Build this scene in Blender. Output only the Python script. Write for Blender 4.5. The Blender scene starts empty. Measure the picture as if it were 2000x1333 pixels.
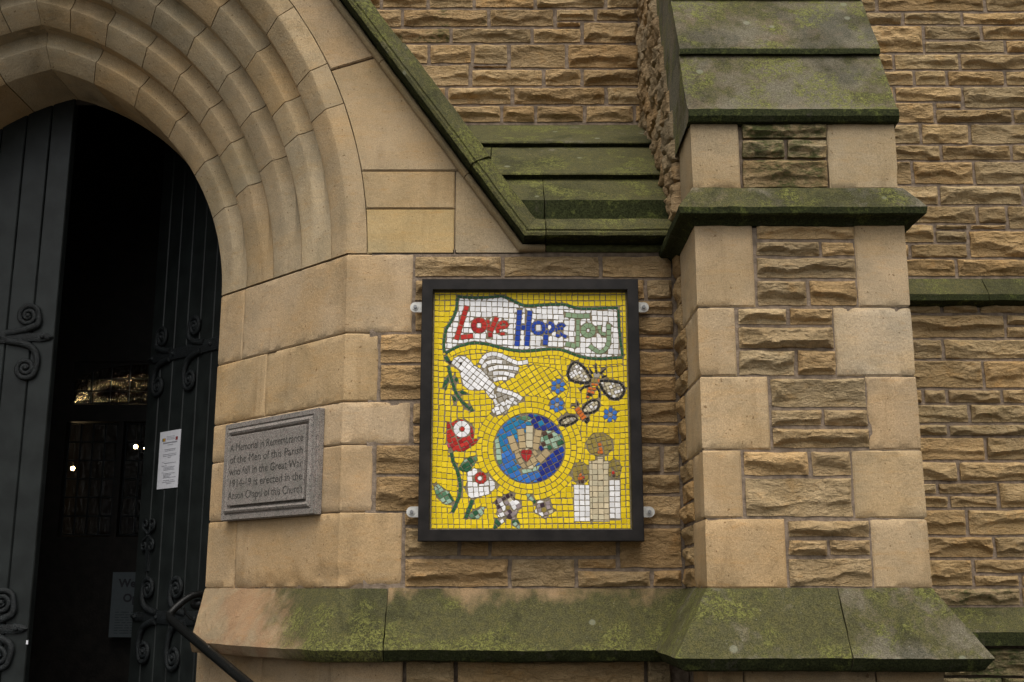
import bpy, bmesh, math, random
import numpy as np
from mathutils import Vector, Matrix

R = math.radians
rng = random.Random(7)
scn = bpy.context.scene
COL = scn.collection

# ------------------------------------------------------------------ camera
FPX, PITCH, CAM = 2220.0, R(12.3), np.array([0.0, -4.44, 1.65])
cd = bpy.data.cameras.new('camera'); cam = bpy.data.objects.new('camera', cd); COL.objects.link(cam)
cam.location = CAM; cam.rotation_euler = (R(90) + PITCH, 0, 0)
cd.sensor_width = 36; cd.lens = FPX / 2000 * 36; cd.clip_start = 0.05; cd.clip_end = 400
scn.camera = cam

# ------------------------------------------------------------------ light
SUN_EL, SUN_AZ = R(62), R(-12)          # overcast: one very soft sun high in front of the wall
w = bpy.data.worlds.new('World'); scn.world = w; w.use_nodes = True
wn = w.node_tree.nodes; wl = w.node_tree.links
sky = wn.new('ShaderNodeTexSky'); sky.sky_type = 'NISHITA'; sky.sun_disc = False
sky.sun_elevation = SUN_EL; sky.sun_rotation = math.pi + SUN_AZ; sky.dust_density = 4; sky.air_density = 1.5
hs = wn.new('ShaderNodeHueSaturation'); hs.inputs['Saturation'].default_value = 0.22
wl.new(sky.outputs[0], hs.inputs['Color']); wl.new(hs.outputs[0], wn['Background'].inputs['Color'])
wn['Background'].inputs['Strength'].default_value = 0.075
sd = bpy.data.lights.new('sun', 'SUN'); sun = bpy.data.objects.new('sun', sd); COL.objects.link(sun)
sd.energy = 1.0; sd.angle = R(50); sd.color = (1.0, 0.93, 0.82)
dirv = Vector((math.sin(SUN_AZ) * math.cos(SUN_EL), -math.cos(SUN_AZ) * math.cos(SUN_EL), math.sin(SUN_EL)))
sun.rotation_euler = dirv.to_track_quat('Z', 'Y').to_euler(); sun.location = dirv * 30
scn.view_settings.view_transform = 'Standard'; scn.view_settings.look = 'None'
scn.view_settings.gamma = 1; scn.view_settings.use_curve_mapping = False
scn.view_settings.exposure = 1.28

# ------------------------------------------------------------------ measuring helpers (photo pixel + real distance -> place)
def ray(x, y):
    a = (x - 1000) / FPX; b = (666.5 - y) / FPX
    return np.array([a, math.cos(PITCH) - b * math.sin(PITCH), math.sin(PITCH) + b * math.cos(PITCH)])
def un(x, y, Y):
    d = ray(x, y); return CAM + d * ((Y - CAM[1]) / d[1])
def unz(y, Y): return un(1000, y, Y)[2]
def unp(x, y, P, n):
    d = ray(x, y); return CAM + d * (np.dot(np.array(P) - CAM, n) / np.dot(d, n))

# ------------------------------------------------------------------ noise
def _hash(ix, iy, s):
    h = (ix.astype(np.int64) * 374761393 + iy.astype(np.int64) * 668265263 + s * 1442695041) & 0x7fffffff
    h = ((h ^ (h >> 13)) * 1274126177) & 0x7fffffff
    return ((h ^ (h >> 16)) & 0xffff) / 65535.0
def vnoise(x, y, s):
    x = np.asarray(x, float); y = np.asarray(y, float)
    ix = np.floor(x); iy = np.floor(y); fx = x - ix; fy = y - iy
    fx = fx * fx * (3 - 2 * fx); fy = fy * fy * (3 - 2 * fy)
    ix = ix.astype(np.int64); iy = iy.astype(np.int64)
    a = _hash(ix, iy, s); b = _hash(ix + 1, iy, s); c = _hash(ix, iy + 1, s); d = _hash(ix + 1, iy + 1, s)
    return (a * (1 - fx) + b * fx) * (1 - fy) + (c * (1 - fx) + d * fx) * fy
def fbm(x, y, s, o=3):
    t = 0; a = 0.5; n = 0
    for k in range(o):
        t = t + a * vnoise(x, y, s + 17 * k); n += a; a *= 0.5; x = x * 2.03 + 3.1; y = y * 2.03 + 1.7
    return t / n * 2 - 1
def sst(a, b, x):
    t = np.clip((x - a) / (b - a), 0, 1); return t * t * (3 - 2 * t)

# ------------------------------------------------------------------ materials
class G:
    def __init__(s, name):
        s.m = bpy.data.materials.new(name); s.m.use_nodes = True
        s.t = s.m.node_tree; s.b = s.t.nodes['Principled BSDF']
    def n(s, t, **k):
        q = s.t.nodes.new('ShaderNode' + t)
        for a, v in k.items(): setattr(q, a, v)
        return q
    def put(s, sock, v):
        if isinstance(v, bpy.types.NodeSocket): s.t.links.new(v, sock)
        elif isinstance(v, tuple) and len(v) == 3 and sock.type == 'RGBA': sock.default_value = (*v, 1)
        else: sock.default_value = v
    def pos(s): return s.n('NewGeometry').outputs['Position']
    def mapd(s, v, sc, rot=(0, 0, 0)):
        q = s.n('Mapping'); s.put(q.inputs['Vector'], v); q.inputs['Scale'].default_value = sc; q.inputs['Rotation'].default_value = rot
        return q.outputs[0]
    def noise(s, v, sc, det=4, ro=0.55, dist=0.0):
        q = s.n('TexNoise'); s.put(q.inputs['Vector'], v); q.inputs['Scale'].default_value = sc
        q.inputs['Detail'].default_value = det; q.inputs['Roughness'].default_value = ro; q.inputs['Distortion'].default_value = dist
        return q.outputs['Fac']
    def vor(s, v, sc, feat='F1'):
        q = s.n('TexVoronoi'); q.feature = feat; s.put(q.inputs['Vector'], v); q.inputs['Scale'].default_value = sc
        return q
    def math(s, op, a, b=0.0, clamp=False):
        q = s.n('Math', operation=op); q.use_clamp = clamp; s.put(q.inputs[0], a); s.put(q.inputs[1], b); return q.outputs[0]
    def rng(s, v, a, b, c=0.0, d=1.0, smooth=True):
        q = s.n('MapRange'); q.interpolation_type = 'SMOOTHSTEP' if smooth else 'LINEAR'
        s.put(q.inputs[0], v)
        for i, k in enumerate((a, b, c, d)): s.put(q.inputs[i + 1], k)
        return q.outputs[0]
    def mix(s, f, a, b, mode='MIX'):
        q = s.n('Mix'); q.data_type = 'RGBA'; q.blend_type = mode
        s.put(q.inputs[0], f); s.put(q.inputs[6], a); s.put(q.inputs[7], b); return q.outputs[2]
    def bump(s, h, dist, st=1.0, nrm=None):
        q = s.n('Bump'); q.inputs['Strength'].default_value = st; q.inputs['Distance'].default_value = dist; s.put(q.inputs['Height'], h)
        if nrm is not None: s.put(q.inputs['Normal'], nrm)
        return q.outputs[0]
    def out(s, col, rough=0.9, nrm=None, spec=0.3):
        s.put(s.b.inputs['Base Color'], col); s.put(s.b.inputs['Roughness'], rough)
        s.b.inputs['Specular IOR Level'].default_value = spec
        if nrm is not None: s.put(s.b.inputs['Normal'], nrm)
        return s.m

def simple(name, col, rough=0.6, spec=0.4, var=0.25, sc=30, bump=0.0008, metal=0.0):
    g = G(name); p = g.pos(); n = g.noise(p, sc, 5)
    c = g.mix(g.rng(n, .3, .7), tuple(k * (1 - var) for k in col), tuple(min(1, k * (1 + var)) for k in col))
    g.b.inputs['Metallic'].default_value = metal
    return g.out(c, rough, g.bump(g.noise(p, sc * 4, 4), bump), spec)

def stone_base(g, grain=1.0, grey=(.80, .83, .86), tone=(1.0, 1.035, 1.06)):
    """tinted sandstone: object colour times drifting warm / grey tone, iron streaks, fine grain; returns colour, normal"""
    p = g.pos(); oi = g.n('ObjectInfo')
    tint = oi.outputs['Color']; off = g.math('MULTIPLY', oi.outputs['Random'], 37.0)
    cmb = g.n('CombineXYZ'); g.put(cmb.inputs[0], off); g.put(cmb.inputs[1], off)
    va = g.n('VectorMath'); va.operation = 'ADD'; g.put(va.inputs[0], p); g.put(va.inputs[1], cmb.outputs[0]); q = va.outputs[0]
    n1 = g.noise(q, 5, 5, .6)
    n2 = g.noise(g.mapd(q, (1, 1, 3.5)), 16, 5, .65)
    n3 = g.noise(q, 260, 3, .6)
    tint = g.mix(1.0, tint, tone, 'MULTIPLY')
    c = g.mix(g.rng(n1, .35, .7), tint, g.mix(1.0, tint, grey, 'MULTIPLY'))
    c = g.mix(g.rng(n2, .52, .75, 0, .55), c, g.mix(1.0, c, (1.02, .86, .66), 'MULTIPLY'))
    c = g.mix(g.rng(n2, .46, .25, 0, .5), c, g.mix(1.0, c, (.74, .74, .74), 'MULTIPLY'))
    c = g.mix(g.rng(n3, .3, .72), g.mix(1.0, c, (.80, .80, .79), 'MULTIPLY'), g.mix(1.0, c, (1.14, 1.13, 1.12), 'MULTIPLY'))
    h1 = g.noise(q, 95, 6, .7)
    nb = g.bump(h1, .0035 * grain, 1.0)
    nb = g.bump(n3, .0012 * grain, .8, nb)
    return c, nb, p, oi, n1, n2, q

def algae(g, c, amt, p, q, dark=(.030, .036, .014), mid=(.085, .098, .032)):
    a = g.noise(p, 7, 6, .7); b = g.noise(g.mapd(q, (1, 1, 2.2)), 38, 5, .7)
    f = g.math('ADD', g.math('MULTIPLY', a, .62), g.math('MULTIPLY', b, .38))
    lo = g.math('SUBTRACT', .78, g.math('MULTIPLY', amt, .62))
    m = g.rng(f, lo, g.math('ADD', lo, .16), 0, .93)
    gc = g.mix(g.rng(b, .35, .65), dark, mid)
    return g.mix(m, c, gc)

def mat_ashlar():
    g = G('dressed_sandstone'); c, nb, p, oi, n1, n2, q = stone_base(g, .8)
    # tooling marks and flaking crust
    tool = g.noise(g.mapd(p, (70, 70, 22), (R(0), R(38), 0)), 1.6, 2, .5)
    nb = g.bump(tool, .0028, .85, nb)
    fl = g.noise(p, 13, 7, .72, .6); where = g.rng(g.noise(q, 3.1, 2, .5), .62, .74)
    nb = g.bump(g.math('MULTIPLY', g.rng(fl, .52, .56), where), .0016, .7, nb)
    c = g.mix(g.rng(g.noise(q, 2.6, 3, .5), .40, .66, 0, .8), c, g.mix(1.0, c, (.95, .90, .80), 'MULTIPLY'))
    c = g.mix(g.rng(g.noise(g.mapd(q, (2.2, 2.2, .8)), 2.0, 4, .6), .55, .75, 0, .8), c, g.mix(1.0, c, (.78, .77, .76), 'MULTIPLY'))
    st = g.noise(g.mapd(q, (7, 7, 1.1)), 1.0, 5, .65, .3)
    c = g.mix(g.rng(st, .54, .70, 0, .55), c, g.mix(1.0, c, (.66, .64, .60), 'MULTIPLY'))
    gr = g.noise(q, 4.2, 6, .7, .4)
    c = g.mix(g.rng(gr, .56, .70, 0, .6), c, g.mix(1.0, c, (.74, .75, .72), 'MULTIPLY'))
    c = g.mix(g.rng(g.noise(g.mapd(q, (1.5, 1.5, 9)), 1.6, 5, .7, .4), .50, .62, 0, .35), c, g.mix(1.0, c, (1.06, .97, .82), 'MULTIPLY'))
    c = g.mix(g.math('GREATER_THAN', g.noise(q, 75, 1, .3), .76), c, g.mix(1.0, c, (.55, .50, .45), 'MULTIPLY'))
    pit = g.vor(p, 55); nb = g.bump(g.rng(pit.outputs['Distance'], .05, .14), .0016, .5, nb)
    c = g.mix(g.rng(fl, .40, .70, 0, .28), c, g.mix(1.0, c, (.86, .84, .80), 'MULTIPLY'))
    amt = g.math('SUBTRACT', 1.0, oi.outputs['Alpha'])
    return g.out(algae(g, c, amt, p, q), .92, nb, .2)
def mat_rock():
    g = G('rock_faced_sandstone'); c, nb, p, oi, n1, n2, q = stone_base(g, 1.4, (.90, .86, .78), (.955, .925, .90))
    bed = g.noise(g.mapd(q, (9, 9, 60)), 2.2, 6, .7)
    nb = g.bump(bed, .007, .8, nb)
    cr = g.noise(g.mapd(q, (30, 30, 52)), 1.0, 9, .78, .5); nb = g.bump(cr, .0095, .9, nb)
    rg = g.math('ABSOLUTE', g.math('SUBTRACT', g.noise(g.mapd(q, (15, 15, 34)), 1.0, 5, .6, .3), .5)); nb = g.bump(g.rng(rg, 0.0, .10), .006, .8, nb)
    c = g.mix(g.rng(rg, .035, .0, 0, .30), c, g.mix(1.0, c, (.50, .50, .42), 'MULTIPLY'))
    c = g.mix(g.rng(bed, .42, .28, 0, .5), c, g.mix(1.0, c, (.66, .62, .54), 'MULTIPLY'))
    c = g.mix(g.rng(g.noise(q, 11, 4, .6), .58, .72, 0, .38), c, g.mix(1.0, c, (1.10, .90, .60), 'MULTIPLY'))
    amt = g.math('SUBTRACT', 1.0, oi.outputs['Alpha'])
    return g.out(algae(g, c, amt, p, q), .95, nb, .15)
def mat_moss(name, clean=None, lich=.5, low=None):
    """weathered slab: grey-brown stone under green film, yellow lichen islands and pale rings; object alpha = how bare"""
    g = G(name); c, nb, p, oi, n1, n2, q = stone_base(g, 1.2)
    big = g.noise(p, 3.4, 4, .6); mid = g.noise(p, 15, 6, .72, .4); fine = g.noise(p, 210, 4, .7); med = g.noise(p, 42, 5, .65)
    base = g.mix(g.rng(fine, .25, .75), (.066, .060, .040), (.215, .190, .136))
    base = g.mix(g.rng(med, .35, .65, .28, 0), base, g.mix(1.0, base, (.60, .60, .52), 'MULTIPLY'))
    base = g.mix(g.rng(g.noise(p, 5.5, 5, .65, .5), .52, .64, 0, .7), base, g.mix(1.0, base, (1.22, 1.10, 1.06), 'MULTIPLY'))
    base = g.mix(g.rng(big, .42, .62, 0, .8), base, g.mix(1.0, base, (.80, .74, .66), 'MULTIPLY'))
    green = g.mix(g.rng(fine, .25, .72), (.024, .026, .011), (.096, .090, .040))
    green = g.mix(g.rng(med, .40, .66, 0, .7), green, g.mix(1.0, green, (1.45, 1.38, 1.0), 'MULTIPLY'))
    amt = g.math('SUBTRACT', 1.0, oi.outputs['Alpha'])
    f = g.math('ADD', g.math('MULTIPLY', big, .55), g.math('MULTIPLY', mid, .45))
    lo = g.math('SUBTRACT', .86, g.math('MULTIPLY', amt, .7))
    c1 = g.mix(g.rng(f, lo, g.math('ADD', lo, .11), 0, .92), base, green)
    dp = g.noise(p, 2.7, 5, .62, .6)
    c1 = g.mix(g.rng(dp, .53, .63, 0, .62), c1, g.mix(1.0, c1, (.46, .50, .52), 'MULTIPLY'))
    isl = g.noise(p, 75, 5, .75, .8)
    patch = g.math('ADD', g.math('MULTIPLY', g.noise(p, 4.6, 3, .55), .6), g.math('MULTIPLY', mid, .4))
    if low:       # lichen thickest along the drip edge of the plinth
        sz = g.n('SeparateXYZ'); g.put(sz.inputs[0], p); patch = g.math('ADD', patch, g.math('MULTIPLY', g.math('SUBTRACT', low, sz.outputs[2]), .75))
    lm = g.math('MULTIPLY', g.rng(isl, .45, .53), g.rng(patch, .575 - .16 * lich, .69 - .16 * lich), True)
    c1 = g.mix(g.math('MULTIPLY', lm, .8), c1, g.mix(g.rng(fine, .35, .65), (.098, .102, .028), (.225, .224, .066)))
    vr = g.vor(p, 9.5)
    sp = g.n('SeparateColor'); g.put(sp.inputs[0], vr.outputs['Color'])
    dd = g.math('ADD', vr.outputs['Distance'], g.math('MULTIPLY', g.math('SUBTRACT', fine, .5), .10))
    ring = g.math('MULTIPLY', g.rng(dd, .15, .10), g.math('GREATER_THAN', sp.outputs[0], .74))
    c1 = g.mix(g.math('MULTIPLY', ring, .42), c1, (.26, .27, .20))
    speck = g.math('GREATER_THAN', g.noise(p, 170, 2), .73)
    c1 = g.mix(g.math('MULTIPLY', speck, .5), c1, (.36, .36, .31))
    if clean: c1 = clean(g, c, c1, p, mid)
    nb = g.bump(fine, .005, .7, nb); nb = g.bump(lm, .0022, .7, nb)
    return g.out(c1, .95, nb, .12)
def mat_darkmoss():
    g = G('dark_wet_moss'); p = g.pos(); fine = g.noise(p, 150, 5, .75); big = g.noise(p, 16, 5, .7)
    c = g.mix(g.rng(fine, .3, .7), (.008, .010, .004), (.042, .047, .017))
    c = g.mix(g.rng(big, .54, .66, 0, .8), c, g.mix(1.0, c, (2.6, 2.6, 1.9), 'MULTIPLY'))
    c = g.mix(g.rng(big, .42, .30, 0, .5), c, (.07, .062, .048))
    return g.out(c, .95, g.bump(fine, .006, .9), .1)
def clean_splay(g, c, c1, p, mid):
    sx = g.n('SeparateXYZ'); g.put(sx.inputs[0], p)
    t = g.math('ADD', g.math('ADD', sx.outputs[0], g.math('MULTIPLY', sx.outputs[2], .55)), g.math('MULTIPLY', g.math('SUBTRACT', mid, .5), .34))
    m = g.rng(t, -.20, .06)
    st = g.noise(g.mapd(p, (5, 5, 5), (0, R(-38), 0)), 1.0, 4, .6, .8)
    pk = g.mix(g.rng(st, .38, .62), c, g.mix(1.0, c, (.92, .78, .73), 'MULTIPLY'))
    return g.mix(m, g.mix(1.0, pk, (.76, .75, .73), 'MULTIPLY'), c1)
def clean_front(g, c, c1, p, mid):
    sx = g.n('SeparateXYZ'); g.put(sx.inputs[0], p)
    n = g.noise(g.mapd(p, (3.2, 3.2, 1)), 1.3, 4, .6)
    t = g.math('ADD', sx.outputs[2], g.math('ADD', g.math('MULTIPLY', g.math('SUBTRACT', n, .5), .42), g.math('MULTIPLY', g.math('SUBTRACT', mid, .5), .10)))
    return g.mix(g.rng(t, 1.60, 1.70), c1, g.mix(1.0, c, (.74, .66, .58), 'MULTIPLY'))

M = {'darkmoss': mat_darkmoss()}
M['ashlar'] = mat_ashlar(); M['rock'] = mat_rock(); M['moss'] = mat_moss('mossy_stone'); M['lichen'] = mat_moss('lichened_stone', None, .75)
M['moss_splay'] = mat_moss('splay_plinth_stone', clean_splay, .50, 1.535); M['moss_front'] = mat_moss('plinth_stone', clean_front, .45, 1.535)
M['mortar'] = simple('pinkish_mortar', (.190, .146, .108), .95, .1, .3, 40, .004)
M['joint'] = simple('fine_joint_mortar', (.165, .122, .083), .95, .1, .3, 60, .002)
M['paint'] = simple('black_green_paint', (.0115, .0140, .0135), .45, .25, .3, 9, .0006)
M['iron'] = simple('black_iron', (.0080, .0102, .0112), .5, .28, .45, 45, .006)
def mat_rail():
    g = G('chipped_black_rail'); p = g.pos(); n = g.noise(p, 140, 3, .6); a = g.noise(p, 9, 3, .6)
    f = g.math('MULTIPLY', g.math('GREATER_THAN', n, .70), g.math('GREATER_THAN', a, .50))
    return g.out(g.mix(f, (.0045, .005, .005), (.30, .30, .29)), .38, g.bump(n, .001), .2)
M['rail'] = mat_rail()
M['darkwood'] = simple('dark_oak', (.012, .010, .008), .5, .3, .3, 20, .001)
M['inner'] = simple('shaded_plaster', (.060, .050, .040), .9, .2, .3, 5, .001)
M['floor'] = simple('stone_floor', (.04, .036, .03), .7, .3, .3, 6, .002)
M['pave'] = simple('paving', (.060, .057, .052), .9, .2, .3, 3, .004)
M['paper'] = simple('white_paper', (.62, .62, .66), .7, .2, .03, 40, .0002)
M['board'] = simple('shaded_board', (.085, .10, .108), .7, .1, .05, 40, .0002)  # pale board, its base colour darkened for the shade deep inside
M['ink'] = simple('black_ink', (.03, .03, .035), .7, .2, .1, 40, .0001)
M['faint'] = simple('faint_print', (.05, .06, .065), .7, .1, .1, 40, .0001)
M['greyink'] = simple('grey_print', (.26, .26, .29), .7, .2, .1, 40, .0001)
M['flagy'] = simple('yellow_print', (.62, .40, .03), .7, .2, .1, 40, .0001)
M['flagr'] = simple('red_print', (.22, .03, .03), .7, .2, .1, 40, .0001)
M['frame'] = simple('dark_bronze_frame', (.0125, .0105, .0095), .42, .18, .4, 14, .0005)
M['steel'] = simple('galvanised_steel', (.50, .49, .46), .5, .5, .12, 50, .0006, .35)
M['bolt'] = simple('grey_bolt', (.22, .22, .22), .4, .5, .1, 60, .0004, .8)
M['grout'] = simple('grey_grout', (.20, .165, .110), .95, .1, .25, 120, .0012)

def mat_granite():
    g = G('speckled_granite'); p = g.pos()
    v = g.vor(p, 420); sp = g.n('SeparateColor'); g.put(sp.inputs[0], v.outputs['Color'])
    n = g.noise(p, 300, 3, .7)
    t = g.math('ADD', g.math('MULTIPLY', sp.outputs[0], .6), g.math('MULTIPLY', n, .4))
    c = g.mix(g.rng(t, .22, .62), (.055, .051, .046), (.285, .258, .232))
    c = g.mix(g.math('GREATER_THAN', sp.outputs[1], .86), c, (.25, .19, .17))
    c = g.mix(g.rng(g.noise(p, 9, 4), .45, .7, 0, .35), c, (.09, .095, .075))
    return g.out(c, .75, g.bump(n, .0012, .7), .3)
M['granite'] = mat_granite()
def mat_carved():
    g = G('worn_inscription'); p = g.pos()
    n = g.noise(p, 70, 4, .7)
    return g.out(g.mix(g.rng(n, .50, .66), (.050, .047, .042), (.175, .160, .145)), .8, None, .2)
M['carved'] = mat_carved()
def mat_tile(name, col, var=.10, rough=.34):
    g = G(name); oi = g.n('ObjectInfo'); p = g.pos()
    v = g.vor(p, 46); sp = g.n('SeparateColor'); g.put(sp.inputs[0], v.outputs['Color'])
    r = g.math('ADD', g.math('MULTIPLY', oi.outputs['Random'], .7), g.math('MULTIPLY', g.noise(p, 60, 3), .3))
    c = g.mix(r, tuple(k * (1 - var) for k in col), tuple(min(.95, k * (1 + var)) for k in col))
    dirt = g.noise(p, 24, 5, .7)
    c = g.mix(g.rng(dirt, .54, .78, 0, .30), c, g.mix(1.0, c, (.62, .58, .50), 'MULTIPLY'))
    return g.out(c, g.rng(dirt, .4, .7, rough, rough + .2), g.bump(g.noise(p, 120, 2), .0006, .5), .22)
TC = dict(yellow=(.68, .495, .008), white=(.75, .74, .745), red=(.42, .022, .014), darkred=(.30, .012, .014), green=(.018, .085, .036),
          blue=(.010, .045, .30), navy=(.010, .020, .19), mid=(.030, .145, .46), cyan=(.010, .17, .34), petal=(.035, .14, .46),
          sage=(.20, .29, .17), mint=(.30, .42, .31), tan=(.40, .30, .16), beige=(.50, .44, .30), cream=(.56, .47, .31), grey=(.33, .30, .255),
          black=(.012, .012, .013), orange=(.52, .13, .015), gold=(.27, .205, .045), mauve=(.29, .235, .235), plum=(.045, .025, .035),
          brown=(.06, .028, .018), pink=(.40, .03, .10), midgreen=(.09, .20, .11))
for k, v in TC.items(): M['t_' + k] = mat_tile('glazed_tile_' + k, v)

def mat_glass():
    g = G('old_leaded_glass'); p = g.pos()
    nb = g.bump(g.noise(p, 38, 3, .6), .02, 1.0)
    tr = g.n('BsdfTransparent'); tr.inputs[0].default_value = (.42, .40, .34, 1)
    gl = g.n('BsdfGlossy'); gl.inputs['Roughness'].default_value = .08; g.put(gl.inputs['Normal'], nb)
    mx = g.n('MixShader'); mx.inputs[0].default_value = .05
    g.t.links.new(tr.outputs[0], mx.inputs[1]); g.t.links.new(gl.outputs[0], mx.inputs[2])
    o = g.t.nodes['Material Output']; g.t.links.new(mx.outputs[0], o.inputs['Surface'])
    return g.m
M['glass'] = mat_glass()
def mat_ripple():
    g = G('rippled_glass'); p = g.pos()
    nb = g.bump(g.noise(p, 55, 3, .6), .03, 1.0)
    tr = g.n('BsdfRefraction'); tr.inputs['IOR'].default_value = 1.35; tr.inputs['Roughness'].default_value = .12; g.put(tr.inputs['Normal'], nb); tr.inputs[0].default_value = (.20, .195, .175, 1)
    gl = g.n('BsdfGlossy'); gl.inputs['Roughness'].default_value = .1; g.put(gl.inputs['Normal'], nb)
    mx = g.n('MixShader'); mx.inputs[0].default_value = .06
    g.t.links.new(tr.outputs[0], mx.inputs[1]); g.t.links.new(gl.outputs[0], mx.inputs[2])
    g.t.links.new(mx.outputs[0], g.t.nodes['Material Output'].inputs['Surface']); return g.m
M['ripple'] = mat_ripple()
def mat_bulb(nm, st):
    g = G(nm); g.b.inputs['Base Color'].default_value = (1, .85, .55, 1)
    g.b.inputs['Emission Color'].default_value = (1, .72, .36, 1); g.b.inputs['Emission Strength'].default_value = st
    return g.m
M['bulb'] = mat_bulb('lit_bulb', 90); M['dimbulb'] = mat_bulb('dim_bulb', 10)

# ------------------------------------------------------------------ objects
def thing(name, label, cat, loc, group=None):
    o = bpy.data.objects.new(name, None); COL.objects.link(o); o.location = loc; o.empty_display_size = .1
    o['label'] = label; o['category'] = cat; o['kind'] = 'thing'
    if group: o['group'] = group
    return o
def root_loc(p):
    v = Vector((0, 0, 0))
    while p is not None: v += p.location; p = p.parent
    return v
def obj(name, verts, faces, mat, parent=None, smooth=None, color=None, kind=None, label=None):
    v = np.asarray(verts, float).reshape(-1, 3)
    if parent is not None: v = v - np.array(root_loc(parent))
    me = bpy.data.meshes.new(name); me.from_pydata(v.tolist(), [], faces)
    for m_ in (mat if isinstance(mat, list) else [mat]): me.materials.append(M[m_])
    if smooth is not None:
        me.polygons.foreach_set('use_smooth', [True] * len(me.polygons)); me.set_sharp_from_angle(angle=R(smooth))
    o = bpy.data.objects.new(name, me); COL.objects.link(o); o.parent = parent
    if color: o.color = color
    if kind: o['kind'] = kind
    if label: o['label'] = label
    return o
def tagobj(o, label, cat, group=None):
    o['label'] = label; o['category'] = cat; o['kind'] = 'thing'
    if group: o['group'] = group
    return o
def bm_obj(name, bm, mat, parent=None, smooth=None, **k):
    bmesh.ops.recalc_face_normals(bm, faces=bm.faces)
    bm.verts.index_update()
    v = [tuple(x.co) for x in bm.verts]; f = [[q.index for q in fc.verts] for fc in bm.faces]; bm.free()
    return obj(name, v, f, mat, parent, smooth, **k)
def box_bm(bm, x0, x1, y0, y1, z0, z1, T=None):
    vs = [bm.verts.new(T(x, y, z) if T else (x, y, z)) for x in (x0, x1) for y in (y0, y1) for z in (z0, z1)]
    for f in ((0, 1, 3, 2), (4, 6, 7, 5), (0, 4, 5, 1), (2, 3, 7, 6), (0, 2, 6, 4), (1, 5, 7, 3)): bm.faces.new([vs[i] for i in f])
    return vs
def box(name, x0, x1, y0, y1, z0, z1, mat, parent=None, bev=0.0, T=None, **k):
    bm = bmesh.new(); box_bm(bm, x0, x1, y0, y1, z0, z1, T)
    if bev: bmesh.ops.bevel(bm, geom=bm.edges[:], offset=bev, segments=2, affect='EDGES', profile=.6)
    return bm_obj(name, bm, mat, parent, 40 if bev else None, **k)
def tube_bm(bm, pts, rad, seg=10, T=None, cap=True, flat=1.0):
    pts = [Vector(p) for p in pts]; n = len(pts); rings = []; up = None
    for i, p in enumerate(pts):
        d = (pts[min(i + 1, n - 1)] - pts[max(i - 1, 0)]).normalized()
        if up is None: up = Vector((0, 1, 0)) if abs(d.y) < .9 else Vector((1, 0, 0))
        a = d.cross(up).normalized(); b = a.cross(d).normalized(); up = b
        r = rad[i] if isinstance(rad, (list, tuple)) else rad
        ring = []
        for k in range(seg):
            t = 2 * math.pi * k / seg
            q = p + a * (math.cos(t) * r) + b * (math.sin(t) * r * flat)
            ring.append(bm.verts.new(T(*q) if T else q))
        rings.append(ring)
    for r0, r1 in zip(rings, rings[1:]):
        for k in range(seg): bm.faces.new((r0[k], r0[(k + 1) % seg], r1[(k + 1) % seg], r1[k]))
    if cap: bm.faces.new(rings[0]); bm.faces.new(rings[-1][::-1])
def tint(base, v=.12, g=.05):
    k = 1 + rng.uniform(-v, v); w_ = rng.uniform(-g, g)
    return (base[0] * k * (1 + w_), base[1] * k, base[2] * k * (1 - 1.3 * w_))
DU, DV = .0066, .0056
ASH = (.46, .335, .205); RUB = (.485, .334, .168)

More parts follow.
